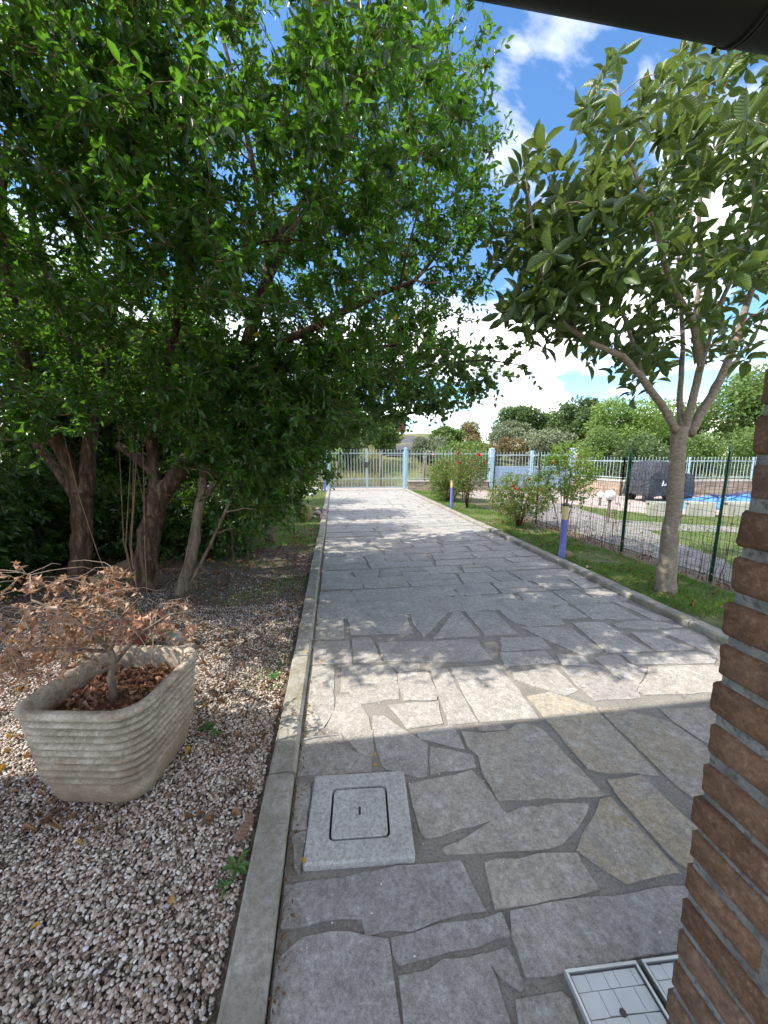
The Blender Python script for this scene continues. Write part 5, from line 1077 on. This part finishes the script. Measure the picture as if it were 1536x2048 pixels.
o = foliage('kerb_litter', P, RNG.normal(0, 1, (n, 3)) * [1, 1, .3], unit(RNG.normal(0, .4, (n, 3)) + [0, 0, 1]), RNG.uniform(.008, .026, n), RNG.uniform(.004, .012, n), LEAF_FAR, MAT['litter_leaf']); tag(o, 'dry crumbs gathered along the foot of the left kerb', 'leaves')
grass('joint_grass', np.column_stack([-.208 + np.abs(RNG.normal(0, .008, 420)), 1.2 + 10 * RNG.random(420) ** 1.2, np.full(420, .0)]), .022, .004, MAT['grass'], 'sparse grass sprouting at the foot of the left kerb')
def fallen(px, py, L, W, mat, label, ang, z=.016, tm=LEAF_LONG, lift=.1, group=None):
    p = gnd(px, py, z); d = np.array([[math.cos(ang), math.sin(ang), lift]]); X, T, uv = leaf_verts(p[None] * 0, d, np.array([[0, 0, 1.]]), np.array([L]), np.array([W]), tm)
    o = link('fallen_leaf', np_mesh('fallen_leaf', X, T, MAT[mat], uv, np.full(len(X), .5 if mat != 'litter_leaf' else .99))); o.location = p; tag(o, label, 'leaf', group)
fallen(468, 1683, .125, .062, 'big_dead_leaf', 'large dry brown leaf lying on the gravel beside the kerb', 1.25, .03, leaf_template([(.1, .2), (.35, .46), (.65, .48), (.88, .26)], .12, -.5))
for i, (x, y, lab) in enumerate(((745, 1532, 'tiny yellow leaf on the joint above the inspection cover'), (750, 1515, 'second tiny yellow leaf just above the other by the inspection cover'), (643, 1325, 'small yellow leaf on the paving near the left kerb'), (614, 1302, 'small yellow leaf lying on the left kerb'), (604, 1715, 'small orange leaf between kerb and inspection cover'), (60, 1857, 'yellow leaf on the gravel at the lower left edge'), (340, 1812, 'yellow-orange leaf on the gravel below the planter'))):
    fallen(x, y, .03, .017, 'litter_leaf', lab, i * 1.3, .058 if i == 3 else .028, LEAF_SMALL, .25, 'small yellow fallen leaves')
fallen(1172, 1136, .13, .07, 'big_dead_leaf', 'large dry leaf on the verge near the nearest bollard lamp', .4, .05)
def weed(px, py, s, n, label):
    p = gnd(px, py, .01); r = thing('weed_plant', p, label, 'weed', 'weeds in the gravel'); w = np.arange(n) * 2.4; D = np.column_stack([np.cos(w), np.sin(w), RNG.uniform(.2, .9, n)])
    o = foliage('leaves', np.repeat(p[None], n, 0), D, np.tile([[0, 0, 1.]], (n, 1)), RNG.uniform(.6, 1.2, n) * s, RNG.uniform(.2, .3, n) * s, LEAF_LONG, MAT['weed'], r, kind=None)
weed(472, 1738, .075, 6, 'small green weed beside the kerb below the large brown leaf'); weed(450, 1775, .045, 5, 'tiny weed just below the larger weed beside the kerb')
weed(415, 1458, .06, 9, 'weed tuft on the gravel right of the planter'); weed(430, 1470, .05, 7, 'lower weed tuft on the gravel right of the planter'); weed(548, 1355, .055, 9, 'weed tuft against the left kerb beside the planter')
# dark terracotta pot and stones behind the planter, timber plank behind the trees
p = gnd(268, 1300); m = MB(); m.lathe([(.085, 0), (.10, .09), (.125, .2), (.135, .2), (.14, .24), (.125, .24), (.115, .2), (.0, .19)], p, 20); tag(m.build('terracotta_pot', MAT['rust'], None, True), 'dark terracotta pot half hidden behind the planter', 'pot')
def rock(name, p, s, mat, label, seed, group=None, flat=.7):
    bm = bmesh.new(); bmesh.ops.create_icosphere(bm, subdivisions=3, radius=1.); rg = np.random.default_rng(seed)
    for v in bm.verts: q = mnoise.noise(v.co * 1.3 + Vector((seed * 3.1, 0, 0))) * .3 + mnoise.noise(v.co * 3.4 + Vector((seed, 5, 0))) * .08; v.co *= 1 + q; v.co = Vector((v.co.x * s[0], v.co.y * s[1], max(v.co.z * s[2] + s[2] * flat, 0)))
    me = bpy.data.meshes.new(name); bm.to_mesh(me); bm.free(); me.materials.append(mat); me.polygons.foreach_set('use_smooth', [True] * len(me.polygons)); o = link(name, me); o.location = (p[0], p[1], p[2] - .005); tag(o, label, 'stone', group)
rock('garden_stone', gnd(352, 1285), (.075, .06, .05), MAT['concrete'], 'pale rounded stone just behind the planter rim', 2); rock('garden_stone', gnd(378, 1300), (.05, .05, .045), MAT['concrete'], 'smaller pale stone touching the planter corner', 3)
rock('mossy_boulder', gnd(612, 1042), (.17, .15, .22), MAT['rock_mossy'], 'mossy upright boulder on the lawn left of the driveway', 4, None, .85)
for i, (x, y, s) in enumerate(((634, 1030, .10), (648, 1034, .09), (652, 1024, .08), (636, 1020, .07), (644, 1040, .07), (628, 1036, .06))):
    rock('border_rock', gnd(x, y), (s, s * .9, s * .7), MAT['rock_pink'], ['largest pinkish rock beside the mossy boulder', 'pinkish rock nearest the kerb by the mossy boulder', 'upper pinkish rock next to the left kerb', 'pinkish rock at the back of the heap by the boulder', 'lowest pinkish rock of the heap beside the kerb', 'small pinkish rock touching the mossy boulder'][i], 10 + i, 'pinkish rocks by the boulder')
rock('white_stone', gnd(627, 992), (.16, .1, .07), MAT['rock_white'], 'flat white stone on the left lawn near the gate', 30)
rock('verge_stone', gnd(1132, 1116), (.09, .08, .07), MAT['rock_mossy'], 'brownish stone at the foot of the nearest bollard lamp', 31)
p0, p1 = gnd(190, 1170), gnd(350, 1085); d = unit(p1 - p0)[:2]; nn = np.array([-d[1], d[0]]); m = MB(); m.prism([p0[:2] - nn * .05, p1[:2] - nn * .05, p1[:2] + nn * .05, p0[:2] + nn * .05], .0, .10); tag(m.build('timber_edging', MAT['wood_board']), 'pale timber board edging the bed behind the fruit trees', 'board')

# ------------------------------------------------------------------ trees and bushes beyond the fences
def far_plant(name, px, Y, top, wpx, mat, label, cat, n=2600, ls=.22, trunk=True, base_frac=.15, seed=0, clumps=14, group=None, depth=.8, asp=.7, thin=1.):
    c = aty(px, 900, Y); gz = float(hgt(c[0], Y)) - .03; T_ = aty(px, top, Y); z_ = proj([[c[0], Y, gz + 1.5]])[2][0]; w = wpx / F * z_ / 2; h = T_[2] - gz
    base = np.array([c[0], Y, gz]); r = thing(name, base, label, cat, group); rg = np.random.default_rng(seed + 400)
    cz = gz + h * (base_frac + 1) / 2; rz = h * (1 - base_frac) / 2; cl = []
    while len(cl) < clumps:
        q = rg.normal(size=3); q = q / np.linalg.norm(q) * rg.random() ** .45; cl.append(np.array([c[0], Y, cz]) + q * [w * .72, w * depth * .72, rz * .74])
    cl = np.array(cl); rad = rg.uniform(.26, .48, clumps) * min(w, rz) * 1.1
    n = int(n * 3); ls *= 1.15; k_ = rg.integers(0, clumps, n); dirs = unit(rg.normal(size=(n, 3))); P = cl[k_] + dirs * (rad[k_] * rg.uniform(.55, 1.08, n))[:, None] * [1.15, 1.0, .85]
    D = unit(dirs + rg.normal(0, .8, (n, 3))); U = unit(dirs + rg.normal(0, .6, (n, 3))); L = ls * rg.uniform(.6, 1.4, n)
    foliage('crown', P, D, U, L, L * asp, LEAF_FAR, MAT[mat], r, np.clip(rg.random(clumps)[k_] * .5 + rg.random(n) * .5, 0, 1))
    m = MB()
    if trunk:
        m.tube([base - [0, 0, .1], base + [.02 * h, 0, h * .3], base + [0, 0, h * .6]], [.03 * h, .024 * h, .014 * h], 8, True, .06, seed)
        for q in cl[:7]: m.tube([base + [.01 * h, 0, h * .3], (base + [0, 0, h * .35]) * .45 + q * .55, q], [.014 * h, .009 * h, .004 * h], 5)
    else:
        for q in cl[:9]: m.tube([base + rg.normal(0, .05 * w, 3) * [1, 1, 0] - [0, 0, .05], base * .5 + q * .5, q], [.02, .014, .006], 5)
    m.build('trunk' if trunk else 'stems', MAT['bark_grey'], r, True)
FP = [('far_tree', 1045, 36, 800, 135, 'leaf_far_dark', 'dark round-topped tree on the skyline left of the loquat', 'tree', 3200, .26, True, .2),
 ('far_tree', 1160, 31, 796, 130, 'leaf_far_dark', 'dark green tree just right of the skyline tree', 'tree', 2800, .24, True, .15),
 ('feathery_tree', 1250, 22, 745, 170, 'leaf_far_light', 'light green feathery tree behind the loquat trunk', 'tree', 4200, .15, True, .1),
 ('far_tree', 1475, 23, 735, 260, 'leaf_far_mid', 'broad green tree at the right edge behind the loquat', 'tree', 5200, .18, True, .08),
 ('far_tree', 1345, 27, 800, 150, 'leaf_far_mid', 'mid-green tree between the feathery tree and the broad one', 'tree', 3200, .2, True, .1),
 ('far_tree', 1620, 21, 700, 240, 'leaf_far_mid', 'tall green tree hidden behind the brick pillar', 'tree', 2600, .2, True, .1),
 ('olive_bush', 1030, 30, 838, 125, 'leaf_far_olive', 'grey-green bush in front of the skyline tree', 'bush', 2600, .14, False, .02),
 ('bramble_bush', 885, 27, 848, 90, 'leaf_far_mid', 'round green bush at the edge of the lane', 'bush', 2400, .14, False, .0),
 ('rusty_bush', 938, 31, 836, 50, 'leaf_far_rust', 'small reddish bush on the skyline', 'bush', 1200, .13, False, .0),
 ('bramble_bush', 1000, 24, 866, 200, 'leaf_far_rust', 'long yellowish bramble bank behind the blue gate post', 'bush', 3000, .13, False, .0),
 ('bramble_bush', 1110, 23, 846, 150, 'leaf_far_olive', 'yellow-olive bush right of the bramble bank', 'bush', 2600, .13, False, .0),
 ('bramble_bush', 925, 22, 880, 170, 'leaf_far_mid', 'low green bramble behind the red roses', 'bush', 2200, .12, False, .0),
 ('boundary_bush', 1200, 18.5, 850, 110, 'leaf_far_mid', 'green bush behind the second blue gate post', 'bush', 2600, .11, False, .0),
 ('boundary_bush', 1290, 17, 858, 120, 'leaf_far_dark', 'dark green bush behind the covered vehicle', 'bush', 3000, .10, False, .0),
 ('boundary_bush', 1400, 16.5, 850, 130, 'leaf_far_mid', 'green bush right of the loquat trunk behind the bar fence', 'bush', 3000, .10, False, .0),
 ('boundary_bush', 1510, 16.5, 840, 150, 'leaf_far_mid', 'green bush beside the brick pillar behind the bar fence', 'bush', 3000, .10, False, .0),
 ('far_tree', 690, 24, 800, 150, 'leaf_far_dark', 'dark tree beyond the gate under the overhanging spray', 'tree', 2800, .16, True, .0),
 ('far_tree', 770, 27, 825, 70, 'leaf_far_mid', 'green tree beside the rusty sign on the lane', 'tree', 2400, .15, True, .0),
 ('far_tree', 600, 24, 790, 170, 'leaf_far_dark', 'dark tree beyond the fence left of the gate', 'tree', 2600, .18, True, .1),
 ('young_tree', 672, 18.2, 890, 34, 'leaf_far_light', 'small bright green sapling just behind the left gate post', 'tree', 700, .09, True, .25),
 ('far_tree', 1105, 34, 812, 130, 'leaf_far_mid', 'green tree filling the gap between the two dark skyline trees', 'tree', 2400, .22, True, .0),
 ('bramble_bush', 860, 25, 862, 90, 'leaf_far_olive', 'pale olive bush on the bank just right of the gate', 'bush', 2000, .13, False, .0),
 ('added_shade_tree', 520, 9.0, 690, 190, 'leaf_far_dark', 'added dark tree nearer on the left lawn, hidden by the fruit trees, shading the driveway', 'tree', 2000, .09, True, .35),  # this tree and the next are added, hidden, to shade the far driveway
 ('added_shade_tree', 440, 11.4, 700, 210, 'leaf_far_dark', 'added dark tree farther on the left lawn, hidden by the fruit trees, shading the driveway', 'tree', 2200, .1, True, .3),
 ('far_tree', 430, 22, 760, 260, 'leaf_far_dark', 'broad dark tree far behind the fruit trees', 'tree', 3000, .2, True, .05)]
for i, (nm, px, Y, top, wpx, mt, lab, cat, n, ls, tr_, bf) in enumerate(FP):
    far_plant(nm, px, Y, top, wpx, mt, lab, cat, n, ls, tr_, bf, i, 16, 'bushes and trees beyond the fences')
p = aty(803, 876, 38); gz = float(hgt(p[0], 38)); m = MB(); m.box((p[0] - .55, 37.97, gz + .3), (p[0] + .45, 38.03, gz + 1.5)); s_ = thing('road_sign', (p[0], 38, gz), 'rusty red board on posts beside the lane', 'sign'); m.build('board', MAT['rust'], s_)
for dx in (-.4, .3): m = MB(); m.tube([(p[0] + dx, 38.08, gz - .1), (p[0] + dx, 38.08, gz + 1.4)], .04, 8); m.build('post', MAT['old_wood'], s_)
